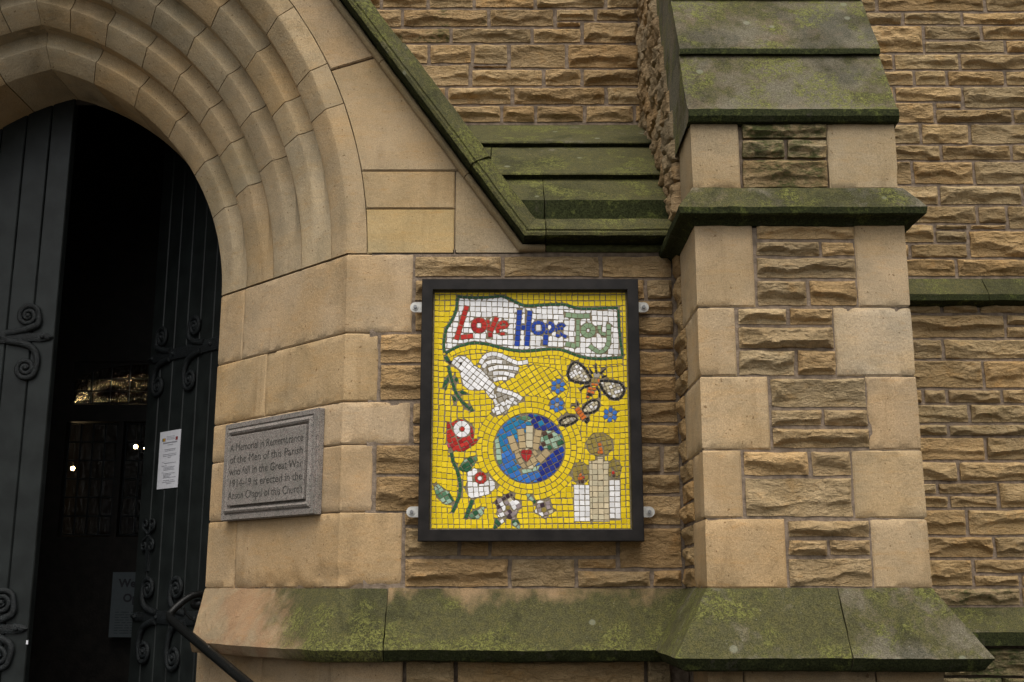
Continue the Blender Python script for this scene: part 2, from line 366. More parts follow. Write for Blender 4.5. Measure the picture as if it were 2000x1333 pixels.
# -------- stones laid on a wall line: path = plan polyline walked left to right as seen from outside
def path_fn(path):
    P = np.array(path, float); seg = np.diff(P, axis=0); L = np.hypot(seg[:, 0], seg[:, 1]); S = np.r_[0, np.cumsum(L)]
    D = seg / L[:, None]; N = np.c_[D[:, 1], -D[:, 0]]
    def at(u, h):
        i = np.clip(np.searchsorted(S, u, side='right') - 1, 0, len(L) - 1)
        t = u - S[i]; X = P[i] + D[i] * t[:, None]; n = N[i].copy()
        for k in range(1, len(L)):
            on = np.abs(u - S[k]) < 1e-6
            if on.any():
                m = N[k - 1] + N[k]; n[on] = m / np.dot(m, N[k])
        return X + n * h[:, None]
    return at, S
def slab_face(name, path, z0, z1, hf, du, dv, mat, parent, jit=0.0, skirt=.045, color=None, smooth=38, edge=(.002, .006), gap=0.0, label=None):
    at, S = path_fn(path); W = S[-1]; H = z1 - z0; sd_ = rng.randrange(1 << 20)
    def axis(L, d, breaks=()):
        a = [0.0] + [e for e in edge] + [L - e for e in edge[::-1]] + [L]
        inner = np.linspace(edge[-1], L - edge[-1], max(2, int(round((L - 2 * edge[-1]) / d)) + 1))[1:-1]
        v = sorted(list(a) + [float(x) for x in inner] + list(breaks)); r = [v[0]]
        for x in v[1:]:
            if x - r[-1] > 6e-4: r.append(x)
            elif any(abs(x - b) < 1e-9 for b in breaks): r[-1] = x
        return np.array(r)
    U = axis(W, du, S[1:-1]); V = axis(H, dv); nu, nv = len(U), len(V)
    uu, vv = np.meshgrid(U, V); uu = uu.ravel(); vv = vv.ravel()
    h = hf(uu, vv, W, H, sd_)
    if jit:
        l = jit * (fbm(vv * 22 + 5, vv * 0 + sd_ % 97, sd_ + 1, 2) * .5 + .5); r = jit * (fbm(vv * 22 + 9, vv * 0 + 3, sd_ + 2, 2) * .5 + .5)
        b = jit * (fbm(uu * 16 + 5, uu * 0 + 7, sd_ + 3, 2) * .5 + .5); t = jit * (fbm(uu * 16 + 2, uu * 0 + 1, sd_ + 4, 2) * .5 + .5)
        cr = .006   # rounded corners
        u2 = l + uu * (W - l - r) / W; v2 = b + vv * (H - b - t) / H
    else: u2, v2 = uu, vv
    X = at(u2, h) if not jit else at(np.clip(u2, 1e-5, W - 1e-5), h)
    vert = np.c_[X, z0 + v2]
    idx = np.arange(nu * nv).reshape(nv, nu)
    f = np.stack([idx[:-1, :-1], idx[:-1, 1:], idx[1:, 1:], idx[1:, :-1]], -1).reshape(-1, 4)
    loop = list(idx[0, :]) + list(idx[1:, -1]) + list(idx[-1, -2::-1]) + list(idx[-2:0:-1, 0])
    Xb = at(np.clip(u2[loop], 1e-5, W - 1e-5), np.full(len(loop), -skirt)); vb = np.c_[Xb, vert[loop, 2]]
    n0 = len(vert); k = len(loop)
    f = f.tolist() + [[loop[i], n0 + i, n0 + (i + 1) % k, loop[(i + 1) % k]] for i in range(k)]
    return obj(name, np.r_[vert, vb], f, mat, parent, smooth, color, label=label)

def rock_h(amp=1.0, spall=1.0):
    """pitched face: struck scoops with sharp rims on a proud slab, dressed back to the arris all round"""
    def hf(u, v, W, H, s):
        r = random.Random(s)
        wu = u + .010 * fbm(u * 16 + 3, v * 22 + s % 61, s, 3); wv = v + .008 * fbm(u * 15, v * 24 + s % 43, s + 4, 3)
        top = .020 + .010 * r.random()
        h = top + .006 * fbm(u * 7 + s % 91, v * 12, s + 8, 3)
        for k in range(4 + int(W * H * 420 * r.uniform(.7, 1.3))):
            low = r.random() < .68
            cx = W * r.random(); cz = H * (r.uniform(-.05, .45) if low else r.uniform(.4, 1.0))
            gz = r.uniform(.5, 1.9) if low else r.uniform(-.35, .45); gx = r.uniform(-.30, .30)
            rad = r.uniform(.028, .075); a = top - r.uniform(.005, .019) * (spall if low else .6)
            du, dv = (wu - cx) * .55, wv - cz
            h = np.minimum(h, a + gx * (wu - cx) + gz * dv + (.020 / rad ** 2) * (du * du + dv * dv))
        ev = .10 + .25 * r.random()
        h = np.minimum(h, .003 + 1.25 * np.maximum(wv, 0) + .002 * fbm(u * 40, v * 0, s + 2, 2))
        h = np.minimum(h, .005 + 1.4 * np.maximum(H - wv, 0)); h = np.minimum(h, .003 + 1.1 * np.maximum(wu, 0)); h = np.minimum(h, .003 + 1.1 * np.maximum(W - wu, 0))
        e = sst(0, .010, np.minimum(np.minimum(u, W - u), np.minimum(v, H - v)))
        h = h + e * (.0042 * fbm(u * 19 + s % 31, v * 70, s + 5, 4) + .0030 * (1 - 2 * np.abs(fbm(u * 50, v * 105 + s % 71, s + 9, 3))))
        return np.clip(h * amp, .0008, .06)
    return hf
def craggy_h(u, v, W, H, s):
    h = .020 + .020 * (1 - 2 * np.abs(fbm(u * 9 + s % 40, v * 7, s, 3))) * .6 + .020 * fbm(u * 22, v * 14 + s % 70, s + 3, 4) + .008 * (1 - 2 * np.abs(fbm(u * 48, v * 34, s + 6, 3)))
    e = sst(0, .010, np.minimum(np.minimum(u, W - u), np.minimum(v, H - v)))
    return np.clip(h * (.35 + .65 * e), .001, .06)
def ash_h(rough=1.0, bottom=0.0):
    def hf(u, v, W, H, s):
        de = np.minimum(np.minimum(u, W - u), np.minimum(v, H - v))
        chip = np.clip(fbm(u * 17 + 3, v * 17, s + 13, 3) - .30, 0, 1)
        h = -.0050 * (1 - sst(0, .007, de + .003 * fbm(u * 60, v * 60, s, 2))) - .020 * chip * (1 - sst(.006, .030, de)) + .0012 * rough * fbm(u * 12, v * 12, s + 3, 3)
        if bottom:
            m = sst(.055, .03, v - .10 * np.clip(fbm(u * 9, v * 7, s + 7, 4), -.3, 1))
            h = h - bottom * m * (.0035 + .0035 * fbm(u * 60, v * 60, s + 11, 3))
        return h
    return hf

def lay(parent, Y, cells, mat='rock', gap=2.4, amp=1.0, base=RUB, alpha=None, spall=1.0, name='stone'):
    """cells: (x0, y0, x1, y1) measured joint centre to joint centre on the photograph, set out on the wall plane at depth Y"""
    for c in cells:
        x0, y0, x1, y1 = c[:4]; g = gap
        ym = (y0 + y1) / 2
        a = un(x0 + g, ym, Y); b = un(x1 - g, ym, Y); z1 = unz(y0 + g * .8, Y); z0 = unz(y1 - g * .8, Y)
        al = 1.0 if alpha is None else alpha(x0, y0, x1, y1)
        slab_face(name, [(a[0], Y), (b[0], Y)], z0, z1, rock_h(amp * rng.uniform(.68, 1.02), spall * rng.choice((.5, .9, 1.1, 1.25))), DU, DV, mat, parent, jit=.006,
                  color=(*tint(base, .19, .06), al))
def rows(spec, xl=None, xr=None):
    out = []
    for y0, y1, xs in spec:
        for a, b in zip(xs, xs[1:]): out.append((a, y0, b, y1))
    return out

# ================================================================== GROUND
g0 = obj('ground', [(-60, -60, 0), (60, -60, 0), (60, 60, 0), (-60, 60, 0)], [(0, 1, 2, 3)], 'pave'); g0['kind'] = 'structure'

# ================================================================== NAVE WALL (set back) left of the buttress and right of it
YN = 0.85; YB = -0.50; XBL, XBR = 0.662, 1.423
nw = thing('nave_wall', 'rock-faced sandstone wall above the green sloping ledge, between the gable coping and the buttress', 'wall', (-.2, YN, 0))
box('mortar_bed', -.93, .68, YN + .004, YN + .4, 3.0, 6.4, 'mortar', nw)
W1 = rows([(-58, -20, (640, 760, 900, 1010, 1150, 1250)), (-20, 17.5, (690, 745, 836, 926, 1045, 1183, 1249)), (17.5, 54, (700, 786, 955, 1084)),
           (17.5, 43, (1084, 1163, 1249)), (43, 55, (1084, 1137)), (55, 86, (730, 881, 1039, 1137)), (43, 86, (1137, 1249)),
           (86, 126, (770, 838, 923)), (86, 127, (923, 994)), (127, 135, (921, 992)), (86, 135, (994, 1107, 1250)), (126, 170, (790, 919)), (135, 170, (919, 1062, 1137, 1251)),
           (170, 206, (830, 872, 1001, 1184, 1253)), (206, 241, (850, 980, 1046, 1142, 1239, 1256)),
           (-98, -58, (600, 700, 820, 960, 1090, 1250)), (-134, -98, (600, 760, 900, 1020, 1160, 1250))])
lay(nw, YN, W1, base=(0.473, 0.340, 0.184), alpha=lambda x0, y0, x1, y1: .93 - (.25 if x0 < 790 and y0 < 60 else 0) - rng.random() * .16)

nr = thing('nave_wall', 'rough brown sandstone wall right of the buttress, crossed by a thin mossy string course', 'wall', (2.0, YN, 0))
box('mortar_bed', 1.40, 4.2, YN + .004, YN + .4, 0, 6.4, 'mortar', nr)
XE = 2140; XM = 2055
W2 = rows([(-58, -18, (1640, 1740, 1850, 1980, XE)), (-18, 24, (1640, 1712, 1923, XE)), (24, 50, (1650, 1763, 1879, 2030, XE)), (50, 105, (1690, 1804)), (50, 79, (1804, 1917, 2040, XE)), (79, 105, (1804, 1963, 2075, XE)),
           (105, 138, (1690, 1745, 1874, 2010, XE)), (138, 169, (1700, 1786, 1849, 1963, 2070, XE)), (169, 200, (1700, 1747, 1880)), (169, 213, (1880, 2030, XE)), (201, 213, (1826, 1880)),
           (200, 242, (1720, 1826)), (213, 242, (1826, 1978, XE)), (242, 283, (1720, 1798, 1894, 2050, XE)), (283, 315, (1720, 1838, 1975, XE)), (315, 362, (1720, 1782, 1902, 2035, XE)),
           (362, 402, (1720, 1834, 1997, XE)), (402, 438, (1740, 1909, 1967)), (402, 450, (1967, 2050, XE)), (438, 450, (1893, 1967)), (438, 450, (1826, 1891)), (438, 476, (1740, 1826)), (450, 476, (1826, 1891)),
           (450, 505, (1892, 2035, XE)), (476, 505, (1740, 1777, 1891)), (505, 542, (1740, 1868, 2040, XE)),
           (594, 614, (1750, 1840, 1911, 2030, XE)), (614, 662, (1750, 1964)), (614, 637, (1964, 2060, XE)), (637, 662, (1964, XM, XE)), (662, 703, (1750, 1842, 2020, XE)), (703, 760, (1750, 1921, 2060, XE)),
           (760, 789, (1750, 1803, 1850, 1957, 2060, XE)), (789, 828, (1750, 1893, 2030, XE)), (828, 853, (1750, 1852, 2070, XE)), (853, 901, (1750, 1925, 2050, XE)), (901, 942, (1750, 1872, 2045, XE)),
           (942, 967, (1760, 1831, 1950)), (967, 994, (1760, 1854, 1950)), (942, 994, (1950, 2060, XE)), (994, 1047, (1760, 1889, 2035, XE)), (1047, 1091, (1760, 1942, 2050, XE)),
           (1091, 1147, (1760, 1901)), (1091, 1122, (1901, 2070, XE)), (1122, 1147, (1901, 1993, XE)), (1147, 1185, (1760, 1994, XE)), (-98, -58, (1620, 1700, 1830, 1930, 2060, XE))])
first, last = {}, {}
for c_ in W2:
    k_ = (c_[1], c_[3])
    if c_[0] < 1775: first[k_] = min(first.get(k_, 9999), c_[0])
    if c_[2] == XE: last[k_] = 1
ext = []
for k_, x_ in first.items():
    m_ = x_ - 95 - rng.random() * 60 if x_ > 1690 else 1570
    ext.append((m_, k_[0], x_, k_[1])); ext.append((1570, k_[0], m_, k_[1]))
for k_ in last:
    a_ = XE + 80 + rng.random() * 110; ext += [(XE, k_[0], a_, k_[1]), (a_, k_[0], a_ + 110 + rng.random() * 60, k_[1])]
W2 += [c_ for c_ in ext if c_[2] - c_[0] > 20]
lay(nr, YN, W2, base=(0.468, 0.343, 0.186), amp=1.1, alpha=lambda x0, y0, x1, y1: .86 - rng.random() * .22 - (.08 if y0 > 780 else 0))
W2b = rows([(1264, 1322, (1840, 2010, XE)), (1322, 1375, (1840, 1960, XE))])
lay(nr, YN - .05, W2b, amp=1.2, base=(0.352, 0.281, 0.157), alpha=lambda *a: .45)

# generic sweep of a section (outward, up) along a plan or elevation line; gives one mesh, rough to the amplitude given
def resample(pts, d):
    out = [np.array(pts[0], float)]
    for a, b in zip(pts, pts[1:]):
        a = np.array(a, float); b = np.array(b, float); n = max(1, int(round(np.linalg.norm(b - a) / d)))
        for i in range(1, n + 1): out.append(a + (b - a) * i / n)
    return out
def sweep(name, path, up, prof, mat, parent, s0=None, s1=None, d=.03, rough=.0025, color=None, pd=.03, smooth=32, flip=False, lip=None, cutx=None):
    """path: 3D polyline; section points (o, n): o = towards outward side, n = along 'up'.  Mitred at the bends."""
    P = [Vector(p) for p in path]; L = [0]
    for a, b in zip(P, P[1:]): L.append(L[-1] + (b - a).length)
    s0 = 0 if s0 is None else s0; s1 = L[-1] if s1 is None else s1
    D = [(b - a).normalized() for a, b in zip(P, P[1:])]
    upv = [u if isinstance(u, Vector) else Vector(u) for u in (up if isinstance(up, list) else [up] * len(D))]
    frames = [(u, (dd.cross(u)).normalized() * (1 if not flip else -1)) for dd, u in zip(D, upv)]   # (n axis, o axis)
    prof = resample(prof, pd); stations = []
    for i in range(len(D)):
        a = max(s0, L[i]); b = min(s1, L[i + 1])
        if b - a < 1e-6: continue
        n = max(1, int(round((b - a) / d)))
        for k in range(n + 1):
            s = a + (b - a) * k / n
            if stations and abs(stations[-1][0] - s) < 1e-9: continue
            stations.append((s, i))
    verts = []
    for s, i in stations:
        c = P[i] + D[i] * (s - L[i]); mit = None
        for j in range(1, len(P) - 1):
            if abs(s - L[j]) < 1e-7: mit = j
        for o, nn in prof:
            if mit is None: verts.append(c + frames[i][0] * nn + frames[i][1] * o)
            else:   # line of the section in segment j-1 met with the bisector plane
                j = mit; q = P[j] + frames[j - 1][0] * nn + frames[j - 1][1] * o
                nb = (D[j - 1] + D[j]).normalized(); t = (P[j] - q).dot(nb) / D[j - 1].dot(nb)
                verts.append(q + D[j - 1] * t)
    V = np.array([tuple(v) for v in verts]); m = len(prof); k = len(stations)
    if cutx is not None:      # first end cut in the plane x = cutx
        dx = np.array(D[0])
        for q, (s_, i_) in enumerate(stations):
            if s_ < .34:
                V[q * m:(q + 1) * m] += dx * ((cutx - V[:m, 0]) / dx[0] * (1 - s_ / .34))[:, None] if q else 0
        V[:m] += dx * ((cutx - V[:m, 0]) / dx[0])[:, None]
    if rough:
        sd_ = rng.randrange(9999)
        a = V[:, 0] * .8 + V[:, 1] * .6; b = V[:, 2]
        for ax in range(3): V[:, ax] += rough * (fbm(a * 14 + ax * 9, b * 14 + V[:, 1] * 9, sd_ + ax * 40, 3) + .6 * fbm(a * 55, b * 55 + ax * 5, sd_ + ax * 70, 2))
    F = []
    for i in range(k - 1):
        for j in range(m - 1): F.append([i * m + j, (i + 1) * m + j, (i + 1) * m + j + 1, i * m + j + 1])
    F.append(list(range(m))); F.append(list(range((k - 1) * m, k * m))[::-1])
    bm = bmesh.new(); vs = [bm.verts.new(v) for v in V]
    ids = []
    for f in F:
        bm.faces.new([vs[q] for q in f])
        c_ = [prof[q % m] for q in f]; ids.append(1 if lip and len(f) == 4 and lip(sum(x[0] for x in c_) / 4, sum(x[1] for x in c_) / 4) else 0)
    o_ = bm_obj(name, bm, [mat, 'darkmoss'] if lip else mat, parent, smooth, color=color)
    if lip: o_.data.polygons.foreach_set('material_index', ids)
    return o_

UP = Vector((0, 0, 1))
# string course and plinth on the right-hand nave wall
z0 = unz(545, YN); zl = unz(575, YN - .07); zb = unz(591, YN - .06)
pr = [(0, zb - .01), (.045, zb), (.07, zb + .008), (.07, zl), (0, z0), (-.1, z0)]
x1 = un(1918, 560, YN)[0]
for a, b in ((1.41, x1 - .002), (x1 + .002, 3.6)):
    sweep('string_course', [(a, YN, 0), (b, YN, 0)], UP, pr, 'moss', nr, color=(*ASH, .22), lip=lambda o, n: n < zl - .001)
z0 = unz(1187, YN); zl = unz(1235, YN - .1); zb = unz(1262, YN - .1)
pr = [(.03, zb), (.10, zb), (.10, zl), (0, z0), (-.1, z0)]
sweep('plinth_stone', [(1.41, YN, 0), (3.6, YN, 0)], UP, pr, 'moss', nr, color=(*ASH, .25), lip=lambda o, n: n < zl - .001)

# ================================================================== PORCH WALL (behind the mosaic) and its mossy ledge
pw = thing('porch_wall', 'rubble wall with quoins holding the yellow mosaic panel, topped by sloping mossy slabs', 'wall', (0, 0, 0))
box('mortar_bed', -.57, .665, .004, .38, 0, 3.0, 'mortar', pw)
box('roof_core', -.52, .65, .06, YN, 2.6, 3.1, 'mortar', pw)
W0 = [(808, 499, 982, 543), (982, 499, 1173, 543), (1173, 499, 1314, 544),
      (808, 545, 1000, 590), (808, 590, 1000, 650), (740, 651, 1000, 711), (740, 711, 1000, 783), (804, 785, 1000, 829), (804, 829, 1000, 868), (731, 868, 1000, 928), (731, 928, 1000, 1001), (788, 1001, 1000, 1029), (788, 1029, 897, 1089), (897, 1029, 957, 1089), (957, 1029, 1207, 1089),
      (788, 1089, 995, 1149), (995, 1089, 1126, 1149), (1126, 1089, 1206, 1113), (1126, 1113, 1273, 1149), (1207, 1029, 1334, 1112), (1273, 1112, 1335, 1149),
      (1000, 545, 1261, 586), (1261, 545, 1315, 586), (1000, 586, 1316, 617), (1000, 617, 1318, 656), (1000, 656, 1319, 685), (1000, 685, 1321, 734), (1000, 734, 1323, 784), (1000, 784, 1326, 828), (1000, 828, 1328, 869), (1000, 869, 1293, 925), (1293, 869, 1330, 925), (1000, 925, 1330, 966), (1000, 966, 1332, 1028)]
lay(pw, 0.0, W0, base=(0.473, 0.337, 0.182), amp=.85, alpha=lambda x0, y0, x1, y1: (.80 if (y0 < 545 and x0 > 1100) else .97) - rng.random() * .06)
WB = rows([(1288, 1350, (790, 890, 1262, 1312)), (1350, 1410, (790, 960, 1130, 1312))])
lay(pw, -.03, WB, base=(0.396, 0.292, 0.162), amp=.9, alpha=lambda *a: .80)

# sloping ledge slabs: three beds from the string course back to the nave wall
def ledge_pt(y):
    lo, hi = 0.0, YN
    for _ in range(40):
        m = (lo + hi) / 2
        if unz(y, m) > 3.228 + .867 * (m - .04): lo = m
        else: hi = m
    return lo, 3.228 + .867 * (lo - .04)
zf = unz(434, .03)
pa = ledge_pt(353); pb = ledge_pt(291); pc = ledge_pt(240)
beds = [([(.03, zf - .05), (.03, 3.222), (.045, 3.232), (pa[0] + .05, pa[1] + .043)], 1063, 392), ([(pa[0] + .03, pa[1] - .02), (pa[0] + .008, pa[1] + .014), (pa[0] - .014, pa[1] + .022), (pa[0] - .012, pa[1] + .030), (pb[0] + .05, pb[1] + .043)], 957, 320), ([(pb[0] + .03, pb[1] - .02), (pb[0] + .008, pb[1] + .014), (pb[0] - .014, pb[1] + .022), (pb[0] - .012, pb[1] + .030), (YN + .02, pc[1] + .015)], 911, 262)]
for prof, jx, jy in beds:
    q = [(-y, z) for y, z in prof] + [(-prof[-1][0] - .03, prof[0][1] - .05)]
    xj = un(jx, jy, prof[1][0])[0]
    for a, b in ((-.50, xj - .002), (xj + .002, .672)):
        sweep('ledge_slab', [(a, 0, 0), (b, 0, 0)], UP, q, 'moss', pw, color=(*ASH, .16 if jx == 1063 else .24), rough=.002, d=.04, lip=(lambda o, n: n < 3.222) if jx == 1063 else (lambda o, n, y0=prof[2][0], z0=prof[2][1]: n < z0 + .002 and -o < y0 + .04))

# plinth: one section run round splay, wall and buttress
XC, YI = -.668, .683; XI = XC - YI
def ppath(o=0): return [(XI, YI, 0), (XC, 0, 0), (XBL, 0, 0), (XBL, YB, 0), (XBR, YB, 0), (XBR, YN, 0)]
PZ = 1.652
pprof = [(.02, 1.392), (.095, 1.386), (.110, 1.392), (.137, 1.430), (.130, 1.441), (0, PZ), (-.12, PZ), (-.12, 1.385)]
pl = np.cumsum([0] + [math.dist(a, b) for a, b in zip(ppath(), ppath()[1:])])
sW = pl[1] + (un(757, 1155, -.02)[0] - XC)
sweep('plinth_stone', ppath(), UP, pprof, 'moss_splay', pw, 0.0, sW - .0015, d=.022, rough=.003, color=(*ASH, .13), pd=.022, cutx=XI)
sweep('plinth_stone', ppath(), UP, pprof, 'moss_front', pw, sW + .0015, pl[2] - .0005, d=.022, rough=.0032, color=(*ASH, .20), pd=.022, lip=lambda o, n: n < 1.427)

# ================================================================== BUTTRESS
bt = thing('buttress', 'stepped stone buttress with mossy weathered slabs, right of the mosaic panel', 'buttress', (1.04, YB, 0))
box('mortar_core', XBL + .006, XBR - .006, YB + .006, YN, 0, 2.93, 'mortar', bt)
bm = bmesh.new()
q = [(YB + .03, 2.9), (YB + .03, 3.36), (YB + .16, 3.36), (.40, 4.45), (YN, 5.6), (YN, 2.9)]
a_ = [bm.verts.new((XBL + .006, y, z)) for y, z in q]; b_ = [bm.verts.new((XBR - .006, y, z)) for y, z in q]
bm.faces.new(a_); bm.faces.new(b_[::-1])
for i in range(6): bm.faces.new((a_[i], b_[i], b_[(i + 1) % 6], a_[(i + 1) % 6]))
bm_obj('upper_core', bm, 'mortar', bt)
C = [(436, 600, 1474, 1671, .37), (600, 735, 1439, 1630, .29), (735, 879, 1504, 1693, .37), (879, 1013, 1451, 1666, .23), (1013, 1148, 1537, 1703, .27)]
TINTS = [((0.456, 0.325, 0.194), (0.445, 0.319, 0.192)), ((0.456, 0.323, 0.192), (0.462, 0.350, 0.230)), ((0.479, 0.336, 0.194), (0.439, 0.308, 0.182)), ((0.456, 0.319, 0.186), (0.439, 0.314, 0.182)), ((0.450, 0.299, 0.157), (0.433, 0.308, 0.180))]
for (y0, y1, xl, xr, ret), (tl, tr) in zip(C, TINTS):
    z1 = unz(y0 + 1.0, YB) if y0 > 440 else 2.97; z0 = unz(y1 - 1.0, YB) if y1 < 1140 else PZ
    ym = (y0 + y1) / 2
    slab_face('quoin', [(XBL, YB + ret), (XBL, YB), (un(xl, ym, YB)[0] - .003, YB)], z0, z1, ash_h(1.2), .025, .025, 'ashlar', bt, color=(*tl, 1 if y1 < 1140 else .93))
    slab_face('quoin', [(un(xr, ym, YB)[0] + .003, YB), (XBR, YB), (XBR, YB + .62 - ret)], z0, z1, ash_h(1.2), .025, .025, 'ashlar', bt, color=(*tr, .97))
    n = 3; zz = [z0 + (z1 - z0) * k / n for k in range(n + 1)]
    for k in range(n):
        d0 = rng.uniform(-.008, .008)
        slab_face('stone', [(XBL + .002, -.004), (XBL + .002, YB + ret + .005)], zz[k] + .004, zz[k + 1] - .004, rock_h(.75), .009, .008, 'rock', bt, jit=.005, color=(*tint(RUB, .12, .05), .9 if y0 < 700 else .70))
        slab_face('stone', [(XBR - .002, YB + .63 - ret), (XBR - .002, YN)], zz[k] + .004, zz[k + 1] - .004, rock_h(1.0), .02, .012, 'rock', bt, jit=.005, color=(*tint(RUB, .12, .05), .9))
MID = [(1474, 440, 1671, 471), (1474, 471, 1602, 503), (1602, 471, 1671, 503), (1474, 503, 1674, 547), (1476, 547, 1578, 600), (1578, 547, 1676, 600),
       (1438, 601, 1539, 637), (1539, 601, 1629, 637), (1439, 637, 1631, 683), (1440, 683, 1555, 736), (1555, 683, 1635, 736),
       (1502, 737, 1694, 798), (1504, 798, 1607, 835), (1607, 798, 1697, 835), (1505, 835, 1701, 878),
       (1450, 880, 1582, 932), (1582, 880, 1665, 932), (1453, 932, 1667, 1012), (1536, 1014, 1700, 1052), (1537, 1052, 1618, 1088), (1618, 1052, 1703, 1088), (1538, 1088, 1706, 1149)]
lay(bt, YB + .004, MID, base=(0.517, 0.383, 0.218), amp=1.05, alpha=lambda *a: .99 - rng.random() * .05)
# upper stage
zu0, zu1 = unz(369, YB + .01), 3.352
slab_face('quoin', [(XBL, YB + .30), (XBL, YB + .01), (un(1447, 305, YB)[0] - .003, YB + .01)], zu0, zu1, ash_h(1.5, .6), .025, .025, 'ashlar', bt, color=(.37, .27, .16, .90))
slab_face('quoin', [(un(1618, 305, YB)[0] + .003, YB + .01), (XBR - .006, YB + .01), (XBR - .006, YB + .30)], zu0, zu1, ash_h(1.5, .6), .025, .025, 'ashlar', bt, color=(.385, .29, .18, .90))
lay(bt, YB + .014, [(1447, 240, 1617, 272), (1447, 272, 1535, 311), (1535, 272, 1618, 311), (1448, 311, 1620, 369)], base=(0.396, 0.302, 0.171), alpha=lambda *a: rng.uniform(.36, .55), amp=.9)
# weathering: two great sloping slabs with a drip, then more above the frame
Ya, Yb_, Yc = -.490, -.360, -.195; Za, Zb, Zc = 3.366, 3.676, 4.005
slabs = [(Ya, Za, Yb_, Zb), (Yb_, Zb, Yc, Zc), (Yc, Zc, -.02, 4.36), (-.02, 4.36, .16, 4.72)]
for i, (ya, za, yb, zb) in enumerate(slabs):
    if i == 0: pr = [(ya + .03, za - .035), (ya - .022, za - .030), (ya - .034, za - .012), (ya - .030, za + .016), (ya - .008, za + .035), (yb + .012, zb + .012), (yb + .34, zb + .012), (ya + .33, za - .035)]
    else: pr = [(ya + .03, za + .004), (ya - .010, za + .002), (ya - .010, za + .024), (yb + .012, zb + .014), (yb + .34, zb + .014), (ya + .33, za + .004)]
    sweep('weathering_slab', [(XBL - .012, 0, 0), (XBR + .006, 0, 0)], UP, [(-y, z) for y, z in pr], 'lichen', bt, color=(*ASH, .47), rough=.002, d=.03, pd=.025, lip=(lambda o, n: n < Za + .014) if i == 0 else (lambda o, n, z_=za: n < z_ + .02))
# rough masonry on the left return, seen end on
z = 3.09
k = 0
while z < 5.0:
    h = rng.choice((.085, .10, .12, .14)); yf = max(YB + .30, YB + .30 + (z - 3.36) * .52) + .02; y = YN
    while y > yf + .02:
        l = min(rng.uniform(.16, .40), y - yf)
        if y - l - yf < .1: l = y - yf
        if z > 3.228 + .867 * (y - l - .1) - .12:
            slab_face('stone', [(XBL + .004, y - .005), (XBL + .004, y - l + .005)], z + .004, z + h - .004, craggy_h, .0085, .0085, 'rock', bt, jit=.004, color=(*tint((.41, .31, .19), .15, .09), .86 if z > 3.7 else .72))
        y -= l
    z += h
# string course returned round the buttress
zs = unz(368, YB); zl = unz(405, YB - .06); zb2 = unz(419, YB - .06)
spr = [(-.02, zb2 - .024), (.004, zb2 - .024), (.010, zb2 - .016), (.030, zb2 - .002), (.056, zb2 - .0005), (.062, zb2 + .004), (.065, zl), (.004, zs), (-.1, zs), (-.1, zb2 - .024)]
bp = [(XBL, .02, 0), (XBL, YB, 0), (XBR, YB, 0), (XBR, YN, 0)]
sweep('string_course', bp, UP, spr, 'lichen', bt, d=.02, rough=.0026, color=(*ASH, .36), pd=.018, lip=lambda o, n: n < zl - .002)
# plinth of the buttress
xq = un(1648, 1200, YB - .06)[0]; sQ = pl[3] + xq - XBL
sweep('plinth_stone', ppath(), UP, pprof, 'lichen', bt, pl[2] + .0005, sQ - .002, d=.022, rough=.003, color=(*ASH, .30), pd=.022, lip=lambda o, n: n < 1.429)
sweep('plinth_stone', ppath(), UP, pprof, 'moss', bt, sQ + .002, pl[5], d=.022, rough=.003, color=(*ASH, .42), pd=.022, lip=lambda o, n: n < 1.429)
# base course under the plinth
for xa, xb, ret in ((None, 1453, .3), (1453, 1712, 0), (1712, None, .3)):
    yy = YB - .012; pa_ = []
    pa_ += [(XBL - .012, YB + ret), (XBL - .012, yy)] if xa is None else [(un(xa, 1320, yy)[0] + .003, yy)]
    pa_ += [(XBR + .012, yy), (XBR + .012, YB + ret)] if xb is None else [(un(xb, 1320, yy)[0] - .003, yy)]
    slab_face('quoin', pa_, 1.08, 1.386, ash_h(1.2), .03, .03, 'ashlar', bt, color=(*tint((.30, .21, .12), .06, .03), .9))

# ================================================================== STONE DOORWAY
XD = -2.243; ACX, ACZ = -2.522, 2.985; PITCHO = .151; CH = .076; FW = PITCHO - CH; R0 = 1.170
dw = thing('stone_doorway', 'pointed stone doorway with five moulded arch orders, open dark doors inside', 'doorway', (XD, 0, 0))
bedY = .012
# coursed jamb stones turning from splay to wall face
ZJ = [unz(y, 0) for y in (496.5, 650.5, 784.5, 868.5, 1000.5)] + [PZ]
XEND = [808, 740, 803, 730, 787]; YMID = [575, 720, 825, 930, 1070]; SPL = [476, 518, 455, 445, 457.5]
TJ = [(0.473, 0.336, 0.203), (0.467, 0.325, 0.182), (0.479, 0.340, 0.207), (0.467, 0.325, 0.194), (0.456, 0.314, 0.178)]
def splay_pt(x, y):
    P = unp(x, y, (XC, 0, 0), np.array([1, 1, 0]) / math.sqrt(2)); return P[0], P[1]
XJ = XI + .02
for i in range(5):
    z1, z0 = ZJ[i] - .0018, ZJ[i + 1] + .0018
    sp = splay_pt(SPL[i], YMID[i] + 30); xe = un(XEND[i], YMID[i], 0)[0] - .004
    du = .0018 / math.sqrt(2)
    slab_face('jamb_stone', [(sp[0] + du, sp[1] - du), (XC, 0), (xe, 0)], z0, z1, ash_h(1.2, 2.0 if i == 4 else (.8 if i in (1, 3) else 0)), .022, .022, 'ashlar', dw, color=(*TJ[i], .95))
    slab_face('jamb_stone', [(XI, YI + .36), (XI, YI), (sp[0] - du, sp[1] + du)], z0, z1, ash_h(.7), .03, .03, 'ashlar', dw, color=(*tint(TJ[i], .04, .02), 1))
bmj = bmesh.new()
